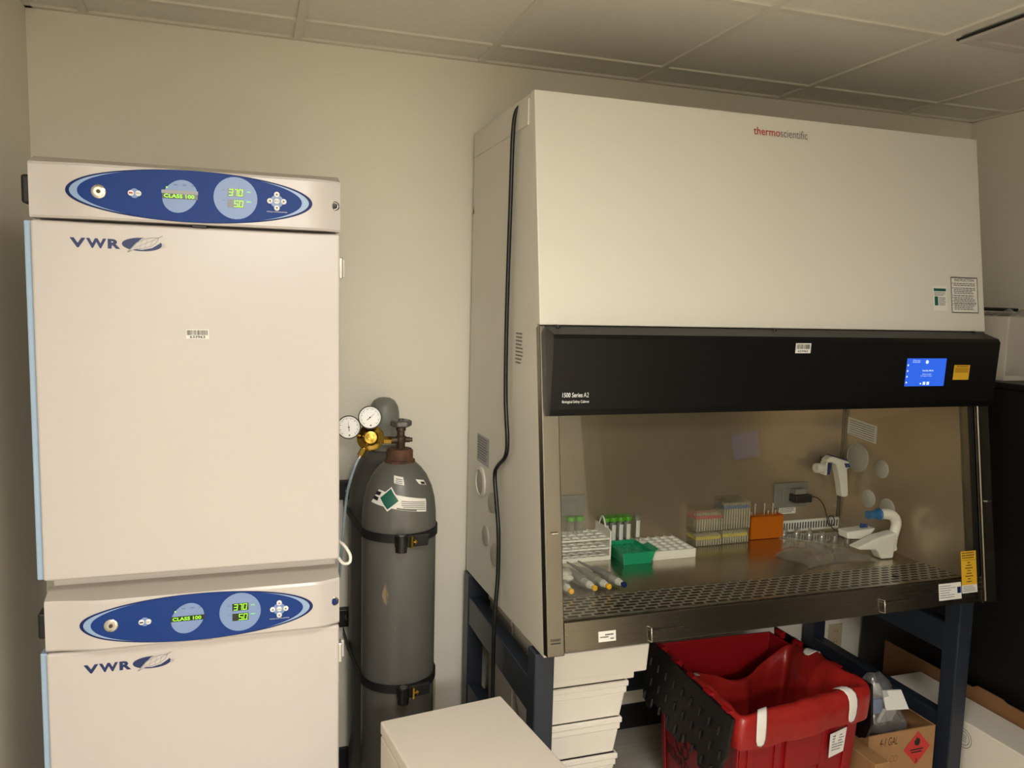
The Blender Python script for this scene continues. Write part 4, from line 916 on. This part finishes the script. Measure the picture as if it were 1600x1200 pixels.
def bagpt(i, lev, d=0.0):
    p = pos[i % NP]; kind = path[i % NP][1]; out = (p - CC); out.z = 0; out.normalize()
    t_ = i / NP
    kw = sum(path[(i + k_) % NP][1] for k_ in range(-5, 6)) / 11.0
    if True:
        LA = {-2: (0.020, -0.085), -1: (0.028, -0.030), 0: (0.022, 0.012), 1: (0.000, 0.024), 2: (-0.030, 0.004), 3: (-0.050, -0.05), 4: (-0.060, -0.14), 5: (-0.075, -0.28), 6: (-0.1, -0.45)}[lev]
        u_ = ((i % NP) - 66) / 24.0; sag = -0.055 * math.sin(PI * max(0, min(1, u_))) - 0.02
        LB = {-2: (0.010, sag - 0.06), -1: (0.014, sag - 0.02), 0: (0.010, sag + 0.008), 1: (0.0, sag + 0.014), 2: (-0.012, sag), 3: (-0.03, sag - 0.05), 4: (-0.045, sag - 0.12), 5: (-0.05, -0.28), 6: (-0.06, -0.45)}[lev]
    L = (LA[0] * (1 - kw) + LB[0] * kw, LA[1] * (1 - kw) + LB[1] * kw)
    w = nz((t_ * 14 + 3, lev * 0.55, 1.3), 1.7, 0.011 + 0.004 * max(lev, 0)); w2 = nz((t_ * 22, lev * 0.8, 7.7), 1.5, 0.010)
    if lev <= -1: w = abs(w) * 0.6
    z = p.z + L[1] + w2 * (1.6 if lev == -2 else 1.0) + d * (0.3 if lev in (-2, -1, 0) else 1)
    return Vector((p.x, p.y, 0)) + out * (L[0] + w + (d if lev < 1 else 0)) + Vector((0, 0, z))
b = MB(M['bag']); rs = [[bagpt(i, lv) for i in range(NP)] for lv in range(-2, 7)]
b.rings(rs, True, False, False, True); bag = b.build('bag_liner', tote, sub=1, recalc=True)
def tape(i0, i1, levs, nm='tape_strip'):
    b = MB(M['tape']); rr = [[bagpt(i0, lv, .0045), bagpt(i1, lv, .0045)] for lv in levs]
    b.rings(rr, False, smooth=True); o = b.build(nm, bag, sub=1, solid=0.0006); o.modifiers['sub'].boundary_smooth = 'PRESERVE_CORNERS'; return o
tape(21, 23, (-2, -1, 0, 1, 2)); tape(38, 40, (-2, -1, 0, 1, 2)); tape(58, 61, (-1, 0, 1, 2)); tape(1, 3, (0, 1, 2))

# cardboard boxes on the right
t = thing('cardboard_box', 'open cardboard box with handwritten 4-1 GAL and red flame diamond', 'box', (2.67, -0.64, 0))
b = MB(M['card']); bx = (2.535, 2.815, -0.765, -0.52)
for a in ((bx[0], bx[1], bx[2], bx[2] + .005), (bx[0], bx[1], bx[3] - .005, bx[3]), (bx[0], bx[0] + .005, bx[2] + .005, bx[3] - .005), (bx[1] - .005, bx[1], bx[2] + .005, bx[3] - .005)): b.box(*a, 0, 0.305)
b.box(bx[0], bx[1], bx[2], bx[3], 0, 0.004)
bb = b.build('body', t)
b = MB(M['card_in']); b.hexa([(bx[1] - .002, bx[2], .302), (bx[1] + .002, bx[2], .302), (bx[1] + .002, bx[3], .302), (bx[1] - .002, bx[3], .302)], [(bx[1] - .055, bx[2] + .03, .335), (bx[1] - .051, bx[2] + .03, .335), (bx[1] - .051, bx[3], .335), (bx[1] - .055, bx[3], .335)]); b.build('flap', t)
fc = lambda x, y, d: Vector((bx[0] + x, bx[2] - d, y))
b = MB(M['diamond']); b.shape(fc, [(0.205, 0.175), (0.262, 0.235), (0.205, 0.295), (0.148, 0.235)], 0.001); b.use(M['ink'])
b.shape(fc, [(0.205, 0.243), (0.193, 0.250), (0.192, 0.260), (0.199, 0.267), (0.201, 0.277), (0.207, 0.268), (0.211, 0.272), (0.216, 0.262), (0.217, 0.252), (0.212, 0.245)], 0.0014)
b.rect(fc, 0.176, 0.228, 0.232, 0.233, 0.0014); b.rect(fc, 0.182, 0.219, 0.226, 0.224, 0.0014)
b.text('3', fc, 0.2, 0.184, 0.009, 0.014, 0.0014); b.build('flammable_diamond', bb)
b = MB(M['ink']); b.text('4-1 GAL', fc, 0.045, 0.262, 0.075, 0.028, 0.001, -0.01, 0.1); b.build('handwriting', bb)
b = MB(M['card_in']); b.text('1 X 1 CO', fc, 0.035, 0.20, 0.09, 0.025, 0.001, 0.0, 0.05); b.build('printed_mark', bb)
t = thing('cardboard_box', 'low cardboard box with a letter S, squeezed between red tote and flame box', 'box', (2.5, -0.80, 0))
sb = MB(M['card']).box(2.475, 2.532, -0.86, -0.62, 0, 0.275).build('body', t, bevel=0.002)
b = MB(M['ink']); b.text('S', lambda x, y, d: Vector((2.484 + x, -0.86 - d, y)), 0, 0.19, 0.02, 0.04, 0.001, -0.01, 0.1); b.build('handwriting', sb)
# clear bag with contents in the box
t = thing('clear_bag', 'clear plastic bag of white and blue packets bulging out of the cardboard box', 'bag', (2.67, -0.64, 0.15))
bg = bmesh.new(); bmesh.ops.create_icosphere(bg, subdivisions=4, radius=1.0)
b = MB(M['wrap'])
for v_ in bg.verts:
    p = v_.co; n_ = nz(p, 1.6, 0.25) + nz(p, 4.0, 0.12); r_ = 1 + n_
    v_.co = Vector((2.665 - 0.02 * p.z + p.x * 0.115 * r_ * (1 - .30 * max(p.z, 0)), -0.64 + p.y * 0.095 * r_, 0.285 + p.z * 0.165 * r_))
mp_ = {v_: b.bm.verts.new(v_.co) for v_ in bg.verts}
for f in bg.faces: g = b.bm.faces.new([mp_[v_] for v_ in f.verts]); g.smooth = True
bg.free(); b.build('film', t)
for i, (x, y, z, c_, a) in enumerate(((2.60, -0.68, 0.30, 'navy', .5), (2.63, -0.66, 0.34, 'circle_blue', -.4), (2.70, -0.67, 0.31, 'paper', .3), (2.66, -0.62, 0.37, 'paper', -.7), (2.72, -0.63, 0.30, 'silver', .8), (2.60, -0.62, 0.35, 'blue_edge', 1.1))):
    MB(M[c_]).box(-0.045, 0.045, -0.006, 0.006, -0.03, 0.03, rot((x, y, z), a, 0.3, a * .6)).build('packet', t, bevel=0.004)
b = MB(M['paper']); b.hexa([(2.63, -0.735, .368), (2.72, -0.74, .362), (2.72, -0.735, .362), (2.63, -0.73, .368)], [(2.645, -0.695, .415), (2.722, -0.70, .41), (2.722, -0.695, .41), (2.645, -0.69, .415)]); b.build('bag_label', t)

# black cabinet at right with wrapped carton
t = thing('black_cabinet', 'tall black cabinet against the right wall beyond the safety cabinet', 'cabinet', (3.37, -0.8, 0))
MB(M['fridge']).box(3.165, 3.575, -1.60, -0.03, 0.03, 1.435).build('body', t, bevel=0.006)
MB(M['fridge']).box(3.155, 3.58, -1.61, -0.02, 1.4355, 1.458).build('top', t, bevel=0.004)
MB(M['rubber']).box(3.18, 3.56, -1.58, -0.06, 0.0, 0.03).build('plinth', t)
t = thing('wrapped_carton', 'white carton with crumpled clear wrap, on top of the black cabinet', 'box', (3.37, -0.44, 1.4585))
cb = MB(M['white_box']).box(3.20, 3.52, -0.585, -0.25, 1.4585, 1.692).build('carton', t, bevel=0.003)
b = MB(M['grey_ink'])
for i in range(7): b.box(3.30, 3.42 - .02 * (i % 3), -0.5865, -0.5855, 1.655 - .022 * i, 1.660 - .022 * i)
b.build('printed_lines', cb)
b = MB(M['wrap']); V = []
for i in range(26):
    row = []
    for j in range(20):
        x = 3.195 + 0.33 * i / 25; s_ = j / 19 * 0.5
        if s_ < 0.22: y, z = -0.592 + nz((i * .3, j * .3, 0), 1, .008), 1.478 + s_
        else: y, z = -0.592 + (s_ - 0.22), 1.70 + nz((i * .4, j * .4, 5), 1, .014)
        row.append(b.bm.verts.new((x + nz((i, j, 2), .5, .006), y, z + (0.012 if 0.18 < s_ < .26 else 0))))
    V.append(row)
for i in range(25):
    for j in range(19): f = b.bm.faces.new((V[i][j], V[i + 1][j], V[i + 1][j + 1], V[i][j + 1])); f.smooth = True
b.build('wrap', t)
b = MB(M['black']); b.tube([(3.10, -0.40, 1.715), (3.20, -0.45, 1.718), (3.34, -0.5, 1.716)], 0.0065); 
b.build('black_rod', t)
t = thing('white_carton', 'long white carton with a round printed emblem on the floor at right', 'box', (3.02, -0.8, 0))
cb = MB(M['foam']).box(2.945, 3.10, -1.15, -0.42, 0, 0.298).build('body', t, bevel=0.004)
fe = lambda x, y, d: Vector((2.945 - d, -x, y)); b = MB(M['grey_ink'])
for r_ in (0.034, 0.025):
    for i in range(36):
        a0, a1 = 2 * PI * i / 36, 2 * PI * (i + 1) / 36; b.shape(fe, [(0.765 + r_ * math.cos(a0), 0.238 + r_ * math.sin(a0)), (0.765 + r_ * math.cos(a1), 0.238 + r_ * math.sin(a1)), (0.765 + (r_ - .002) * math.cos(a1), 0.238 + (r_ - .002) * math.sin(a1)), (0.765 + (r_ - .002) * math.cos(a0), 0.238 + (r_ - .002) * math.sin(a0))], 0.001)
b.lines(fe, 0.748, 0.225, 0.782, 0.252, 4, 0.001, 0.3, .1, 6); b.build('round_emblem', cb)
t = thing('cardboard_sheet', 'brown cardboard sheet upright between the white carton and black cabinet', 'cardboard', (3.12, -0.7, 0))
b = MB(M['card_in']); b.prism([(-0.22, 0), (-1.2, 0), (-1.2, 0.345), (-0.78, 0.345), (-0.76, 0.352), (-0.66, 0.352), (-0.64, 0.338), (-0.22, 0.338)], lambda p, x: (x, p[0], p[1]), 3.112, 3.118); b.build('sheet', t)

# ------------------------------------------------------------------ things on the work surface
ZW = 0.8305
# white three-tier tube rack
t = thing('tube_rack', 'white three-tier tube rack at the left end of the work surface', 'tube rack', (1.64, -0.27, ZW))
for z in (0.836, 0.868, 0.901): holed(MB(M['rack_white']), 1.475, 1.773, -0.340, -0.205, z, z + 0.006, 9, 4, 0.0142).build('tier', t)
for x in (1.773, 1.467):
    b = MB(M['rack_white']); b.prism([(-0.343, ZW), (-0.200, ZW), (-0.200, 0.938), (-0.235, 0.934), (-0.30, 0.934), (-0.343, 0.931)], lambda p, q_: (q_, p[0], p[1]), x, x + 0.006); b.build('end_plate', t)
    b = MB(M['rack_white']); b.tube([(x + .003, -0.30, 0.930), (x + .003, -0.285, 0.958), (x + .003, -0.265, 0.962), (x + .003, -0.245, 0.930)], 0.0028, samples=4); b.build('handle', t)
for z in (0.842,): MB(M['rack_white']).box(1.473, 1.773, -0.343, -0.3405, ZW, 0.845).build('front_strip', t)
def falcon(r, h_, label, capped=True, strip=True, group='green capped tubes'):
    o = local('centrifuge_tube', label, 'tube', group=group)
    MB(M['tube']).lathe([(0.001, 0.0), (r * .35, 0.004), (r * .92, 0.016), (r * .95, h_)], (0, 0, 0), n=20, cap0=False, cap1=False).build('tube_body', o)
    if strip: b = MB(M['paper']); b.rings([[Vector((r * .98 * math.sin(a), -r * .98 * math.cos(a), z)) for a in [math.radians(-40 + 80 * i / 6) for i in range(7)]] for z in (h_ * .35, h_ * .85)], False); b.build('label_strip', o, recalc=False)
    if capped:
        c_ = MB(M['green_cap']); c_.lathe([(r * 1.0, h_ - 0.006), (r * 1.12, h_ - 0.005), (r * 1.12, h_ + 0.007), (r * 1.02, h_ + 0.009), (0, h_ + 0.009)], (0, 0, 0), n=24, cap0=False)
        for i in range(24): a = 2 * PI * i / 24; c_.box(r * 1.1, r * 1.16, -.0006, .0006, h_ - .004, h_ + .006, Matrix.Rotation(a, 4, 'Z'))
        c_.build('cap', o, smooth_angle=50)
    return o
f0 = falcon(0.0140, 0.113, 'capped green-top tube in the white rack, nearest the steel side trim', True, False, 'tubes in the white rack')
f0.location = (1.6635, -0.256, 0.8433)
dup(f0, (1.6967, -0.256, 0.8433), label='capped green-top tube in the white rack, right-hand of the two')
g0 = falcon(0.0125, 0.112, '', True, True, 'standing green-top tubes')
spots = []
for j, y in enumerate((-0.250, -0.223)):
    for i in range(4): spots.append((1.800 + 0.0285 * i + 0.004 * j, y, i, j))
ordn = ('leftmost', 'second', 'third', 'rightmost')
for n_, (x, y, i, j) in enumerate(spots):
    o = g0 if n_ == 0 else dup(g0)
    o.location = (x, y, ZW); o['label'] = 'green-capped tube with white strip, %s in the %s row behind the green rack' % (ordn[i], ('front', 'back')[j])
g1 = falcon(0.0125, 0.122, 'uncapped clear tube standing right of the green-capped tubes', False, True, 'uncapped tube'); g1.location = (1.9270, -0.160, ZW)
del g1['group']
g1.location = (1.9265, -0.243, ZW)
# green rack
t = thing('green_rack', 'small green plastic tube rack at the front of the work surface', 'tube rack', (1.85, -0.34, ZW))
b = MB(M['green_rack'])
bot = [(1.797, -0.408, ZW), (1.902, -0.408, ZW), (1.898, -0.272, ZW), (1.801, -0.272, ZW)]; top = [(1.788, -0.413, 0.872), (1.912, -0.413, 0.872), (1.906, -0.267, 0.872), (1.792, -0.267, 0.872)]
it = [(1.794, -0.407, 0.872), (1.906, -0.407, 0.872), (1.901, -0.273, 0.872), (1.798, -0.273, 0.872)]; ib = [(1.795, -0.406, 0.858), (1.904, -0.406, 0.858), (1.899, -0.274, 0.858), (1.799, -0.274, 0.858)]
b.rings([[Vector(p) for p in r_] for r_ in (bot, top, it, ib)], True, True, False, smooth=False); b.build('body', t, bevel=0.003)
holed(MB(M['green_rack']), 1.799, 1.900, -0.404, -0.276, 0.846, 0.860, 5, 6, 0.0072).build('well_plate', t)
b = MB(M['green_rack']); b.prism([(1.909, 0.866), (1.925, 0.876), (1.925, 0.879), (1.909, 0.872)], lambda p, y: (p[0], y, p[1]), -0.410, -0.330); b.build('side_lip', t, bevel=0.001)
# white rack block
t = thing('tube_block', 'white block rack with rows of round empty wells right of the green rack', 'tube rack', (2.0, -0.28, ZW))
holed(MB(M['rack_white']), 1.917, 2.083, -0.388, -0.205, 0.838, 0.861, 5, 6, 0.0140, bottom=True).build('block', t)
MB(M['rack_white']).box(1.917, 2.083, -0.388, -0.205, ZW, 0.8375).build('base', t)
# pipette tip boxes
def tipbox(x0, x1, y0, y1, z0, z1, deck, zdeck, label, lidtop=None):
    t = thing('tip_box', label, 'tip box', ((x0 + x1) / 2, (y0 + y1) / 2, z0), 0, 'pipette tip boxes')
    e = 0.002; b = MB(M['tip_clear'])
    for a in ((x0, x1, y0, y0 + e), (x0, x1, y1 - e, y1), (x0, x0 + e, y0 + e, y1 - e), (x1 - e, x1, y0 + e, y1 - e)): b.box(*a, z0, z1)
    b.box(x0, x1, y0, y1, z1, z1 + e); b.box(x0, x1, y0, y1, z0, z0 + e)
    b.build('case', t)
    b = MB(M['tips'])
    for i in range(11): x = x0 + (i + .5) * (x1 - x0) / 11; b.box(x - .0012, x + .0012, y0 - .0018, y0 - .0001, z0 + .004, zdeck - 0.006)
    b.build('front_ribs', t)
    d = MB(M[deck]); d.box(x0 + .003, x1 - .003, y0 + .003, y1 - .003, zdeck - 0.006, zdeck + 0.005); dk = d.build('deck', t)
    n = MB(M['tips'])
    for i in range(9):
        for j in range(3): x = x0 + .010 + i * (x1 - x0 - .02) / 8; y = y0 + .008 + j * 0.010; n.lathe([(.0008, zdeck - min(.045, zdeck - z0 - .004)), (.0028, zdeck), (.0034, zdeck + .012)], (x, y, 0), n=8, cap0=False, cap1=False)
    n.build('tips', t)
    if lidtop: MB(M['tip_clear']).box(x0 + .004, x1 - .02, y0 + .01, y1 - .004, z1 + e, z1 + e + lidtop).build('lid_top', t, bevel=.002)
    return t
tipbox(2.142, 2.252, -0.289, -0.180, ZW, 0.882, 'tip_yellow', 0.860, 'clear tip box with yellow deck, lower box of the left stack')
tipbox(2.257, 2.370, -0.284, -0.180, ZW, 0.882, 'tip_yellow', 0.862, 'clear tip box with yellow deck, lower box of the right stack')
tipbox(2.139, 2.252, -0.291, -0.178, 0.885, 0.966, 'tip_red', 0.938, 'clear tip box with red deck, on top of the left stack')
tipbox(2.255, 2.372, -0.286, -0.178, 0.885, 0.985, 'tip_blue', 0.968, 'clear tip box with blue deck, on top of the right stack', 0.010)
t = thing('orange_rack', 'orange translucent box rack with a few clear tips sticking up', 'rack', (2.465, -0.245, ZW))
b = MB(M['orange']); e = .0025
for a in ((2.394, 2.537, -.264, -.2615), (2.394, 2.537, -.2295, -.227), (2.394, 2.3965, -.2615, -.2295), (2.5345, 2.537, -.2615, -.2295)): b.box(*a, ZW, .920)
b.box(2.394, 2.537, -.264, -.227, .918, .9205); b.box(2.394, 2.537, -.264, -.227, ZW, ZW + .002)
rk = b.build('case', t)
b = MB(M['orange']);
for j in range(4):
    for i in range(8): b.cyl((2.404 + .018 * i, -.2650, .845 + .019 * j), (2.404 + .018 * i, -.2638, .845 + .019 * j), .0035, n=10)
b.build('dimples', rk)
for x, h_ in ((2.398, .012), (2.406, .012), (2.420, .042), (2.462, .042), (2.479, .014), (2.499, .042), (2.512, .014)):
    n = MB(M['tips']); n.lathe([(.0016, 0), (.0026, h_ * .9), (.0036, h_)], (x, -.246, .921), n=10); o = n.build('tip', t)
# lying micropipettes
def pipettor(label, p0, p1, btn, collar=True):
    p0 = Vector(p0); p1 = Vector(p1); L = (p1 - p0).length; rz = math.atan2((p1 - p0).y, (p1 - p0).x)
    t = local('micropipette', label, 'pipette', tuple(p0), rz, 'micropipettes')
    c = Vector((0, 0, 0)); X = (1, 0, 0)
    b = MB(M['pip_grey']); b.lathe([(.0025, 0), (.0035, .02), (.0048, .05), (.0062, .085), (.0075, .088), (.0075, .094)], c, X, n=20); b.build('tip_shaft', t, smooth_angle=40)
    b = MB(M['pip_grey']); b.lathe([(.0085, .092), (.0125, .098), (.0135, .12), (.0145, .155), (.0165, .175), (.015, .180)], c, X, n=24); b.build('grip', t, smooth_angle=40)
    b = MB(M['tube']); b.lathe([(.0155, .178), (.0165, .185), (.0165, .205), (.014, .212)], c, X, n=24); b.use(M['pip_white']); b.lathe([(.011, .176), (.011, .214)], c, X, n=20); b.build('volume_window', t, smooth_angle=40)
    b = MB(M['pip_white']); prof = []
    for i in range(4): prof += [(.0115 - .001 * i, .212 + .005 * i), (.0115 - .001 * i, .2155 + .005 * i), (.0095 - .001 * i, .217 + .005 * i)]
    b.lathe(prof, c, X, n=20); b.build('dial', t, smooth_angle=40)
    b = MB(M[btn]); b.lathe([(.004, .230), (.004, .240), (.0085, .241), (.0088, .247), (.0075, .2495), (0, .250)], c, X, n=20); b.build('plunger_button', t, smooth_angle=40)
    return t
pipettor('grey micropipette with yellow button, left of the pair of yellow-buttoned ones', (1.560, -0.385, .850), (1.590, -0.620, .850), 'btn_yellow')
pipettor('grey micropipette with yellow button, lying in the middle of the row', (1.600, -0.385, .850), (1.638, -0.628, .850), 'btn_yellow')
pipettor('grey micropipette with dark blue button, rightmost of the row', (1.640, -0.385, .850), (1.690, -0.622, .850), 'navy_dark')
pipettor('micropipette with yellow button poking out of the crumpled glove', (1.500, -0.390, .850), (1.511, -0.622, .850), 'btn_yellow')
bg = bmesh.new(); bmesh.ops.create_icosphere(bg, subdivisions=4, radius=1.0); b = MB(M['glove'])
for v_ in bg.verts:
    p = v_.co.copy(); r_ = 1 + nz(p, 1.5, .35) + nz(p, 3.5, .25); v_.co = Vector((1.522 + p.x * .030 * r_, -.54 + p.y * .045 * r_, max(ZW + .001, .870 + p.z * .016 * r_)))
mp_ = {v_: b.bm.verts.new(v_.co) for v_ in bg.verts}
for f in bg.faces: g = b.bm.faces.new([mp_[v_] for v_ in f.verts]); g.smooth = True
bg.free(); one(b.build('crumpled_glove'), 'crumpled off-white glove lying over the leftmost pipette', 'glove')

# pipette controller hanging by the chamber corner
t = thing('pipette_controller', 'white pistol-shaped pipette controller hung on the chamber back wall, dark blue trigger', 'pipette controller', (2.74, -0.27, 1.1))
P3 = lambda p, y: (p[0], y, p[1])
b = MB(M['controller']); hd = [(2.692, 1.131), (2.712, 1.145), (2.732, 1.141), (2.792, 1.122), (2.806, 1.106), (2.803, 1.096), (2.790, 1.093), (2.800, 1.02), (2.803, 0.988), (2.795, 0.981), (2.774, 0.983), (2.764, 1.03), (2.748, 1.085), (2.738, 1.112), (2.715, 1.121), (2.695, 1.120)]
b.prism(hd, P3, -0.298, -0.262); b.build('body', t, bevel=0.007, seg=3)
b = MB(M['controller']); b.lathe([(.017, 0), (.019, .006), (.019, .034), (.016, .038)], (2.655, -0.280, 1.098), (1, 0, 0), n=24); b.build('nose_cone', t, smooth_angle=40)
b = MB(M['controller']); b.prism([(2.690, 1.122), (2.698, 1.122), (2.698, 1.072), (2.688, 1.072)], P3, -0.296, -0.264); b.build('nose_collar', t, bevel=.002)
b = MB(M['navy_dark']); b.prism([(2.704, 1.118), (2.722, 1.114), (2.714, 1.072), (2.700, 1.072)], P3, -0.292, -0.268); b.build('trigger', t, bevel=.002)
b = MB(M['navy_dark']); b.hexa([(2.715, -.297, 1.1460), (2.790, -.297, 1.1245), (2.790, -.263, 1.1245), (2.715, -.263, 1.1460)], [(2.717, -.294, 1.1490), (2.792, -.294, 1.1280), (2.792, -.266, 1.1280), (2.717, -.266, 1.1490)]); b.build('top_strip', t)
b = MB(M['navy_dark']); b.hexa([(2.772, -.2985, 1.116), (2.794, -.2985, 1.114), (2.802, -.2985, 1.100), (2.780, -.2985, 1.099)], [(2.772, -.3000, 1.116), (2.794, -.3000, 1.114), (2.802, -.3000, 1.100), (2.780, -.3000, 1.099)]); b.use(M['blue_cup']); b.lathe([(.004, 0), (0, .001)], (2.787, -.3001, 1.106), (0, -1, 0), n=12); b.build('display', t)
b = MB(M['steel']); b.box(2.72, 2.75, -0.263, -0.2225, 1.10, 1.13); b.build('wall_hook', t)

# second controller lying against the chamber side with its cradle
t = thing('pipette_controller', 'white pipette controller with blue nose cup resting in a cradle at the right wall', 'pipette controller', (2.73, -0.53, ZW))
b = MB(M['controller']); b.tube([(2.722, -0.545, 0.985), (2.745, -0.546, 0.985), (2.772, -0.548, 0.980), (2.790, -0.550, 0.962), (2.792, -0.552, 0.94), (2.780, -0.555, 0.905), (2.776, -0.556, 0.875), (2.780, -0.557, 0.855)], [.018, .019, .019, .018, .017, .0165, .016, .015], n=18, samples=4); b.build('body', t, smooth_angle=60)
b = MB(M['blue_cup']); b.lathe([(.020, 0), (.022, .004), (.0165, .012), (.014, .045), (.0145, .052), (.010, .053)], (2.722, -0.545, 0.985), (-1, 0, 0.02), n=28); b.build('nose_cup', t, smooth_angle=40)
b = MB(M['controller']); b.hexa([(2.615, -0.52, 0.895), (2.70, -0.52, 0.887), (2.70, -0.47, 0.887), (2.615, -0.47, 0.895)], [(2.610, -0.52, 0.921), (2.735, -0.52, 0.926), (2.735, -0.47, 0.926), (2.610, -0.47, 0.921)]); b.build('cradle_shelf', t, bevel=.004)
b = MB(M['controller']); b.prism([(2.600, 0.880), (2.620, 0.872), (2.69, 0.868), (2.715, 0.832), (2.765, 0.832), (2.772, 0.925), (2.70, 0.914)], P3, -0.580, -0.535); b.build('cradle', t, bevel=.006)
b = MB(M['navy']); b.lathe([(.006, 0), (.008, .004), (.006, .014), (0, .016)], (2.690, -0.50, 0.926), (0, 0, 1), n=16); b.lathe([(.005, 0), (.007, .004), (.005, .012), (0, .013)], (2.708, -0.50, 0.926), (0, 0, 1), n=16); b.build('trigger', t)

# adapter and charging lead
t = thing('power_adapter', 'black power adapter in the grey chamber socket with a thin lead', 'adapter', (2.61, -0.25, 0.98))
MB(M['black']).box(2.575, 2.650, -0.282, -0.2365, 0.965, 0.995).build('adapter_body', t, bevel=.004)
MB(M['outlet']).box(2.580, 2.632, -0.270, -0.2365, 0.996, 1.016).build('hinged_cover', t, bevel=.003)
b = MB(M['cord']); b.tube([(2.648, -.262, .985), (2.69, -.262, .975), (2.72, -.262, .945), (2.738, -.262, .90), (2.742, -.27, .870), (2.755, -.275, .865), (2.77, -.27, .88), (2.765, -.262, .900), (2.745, -.265, .895), (2.75, -.28, .86), (2.775, -.30, .840), (2.74, -.30, .838), (2.76, -.33, .836), (2.80, -.34, .836), (2.81, -.31, .838), (2.78, -.30, .838), (2.75, -.34, .836), (2.80, -.37, .836)], .0022, n=8, samples=6); b.build('lead', t)

# clear strip of tubes and crumpled bag
t = thing('clear_tube_pack', 'clear pack of small plastic tubes lying at the back right of the work surface', 'tube pack', (2.68, -0.33, ZW))
b = MB(M['film']); b.box(-.14, .14, -.05, .05, 0.001, .004, rot((2.650, -.315, ZW), -.75)); b.build('tray', t)
for i in range(6):
    for j in range(2):
        c_ = rot((2.650, -.315, ZW), -.75) @ Vector((-.115 + .045 * i, -.02 + .04 * j, .004)); b = MB(M['film']); b.lathe([(.012, 0), (.013, .004), (.010, .022), (.004, .030), (0, .031)], c_, (0, 0, 1), n=14, cap0=False); b.build('tube', t)
b = MB(M['film']); V = []
for i in range(44):
    row = []
    for j in range(30):
        u_, v_ = i / 43, j / 29; x = 2.385 + .29 * u_ + .02 * math.sin(v_ * 5); y = -.600 + (.15 + .03 * math.sin(u_ * 6)) * v_ + .03 * math.sin(u_ * 3.0)
        edge = min(u_, 1 - u_, v_, 1 - v_) * 5
        z = ZW + .0025 + min(1, edge) * (.014 + abs(nz((x * 10, y * 10, 0), 1.2, .030)) + abs(nz((x * 26, y * 26, 3), 1.2, .014)))
        row.append(b.bm.verts.new((x, y, z)))
    V.append(row)
for i in range(43):
    for j in range(29): f = b.bm.faces.new((V[i][j], V[i + 1][j], V[i + 1][j + 1], V[i][j + 1])); f.smooth = True
one(b.build('crumpled_bag'), 'crumpled clear plastic bag lying flat on the right half of the work surface', 'bag')
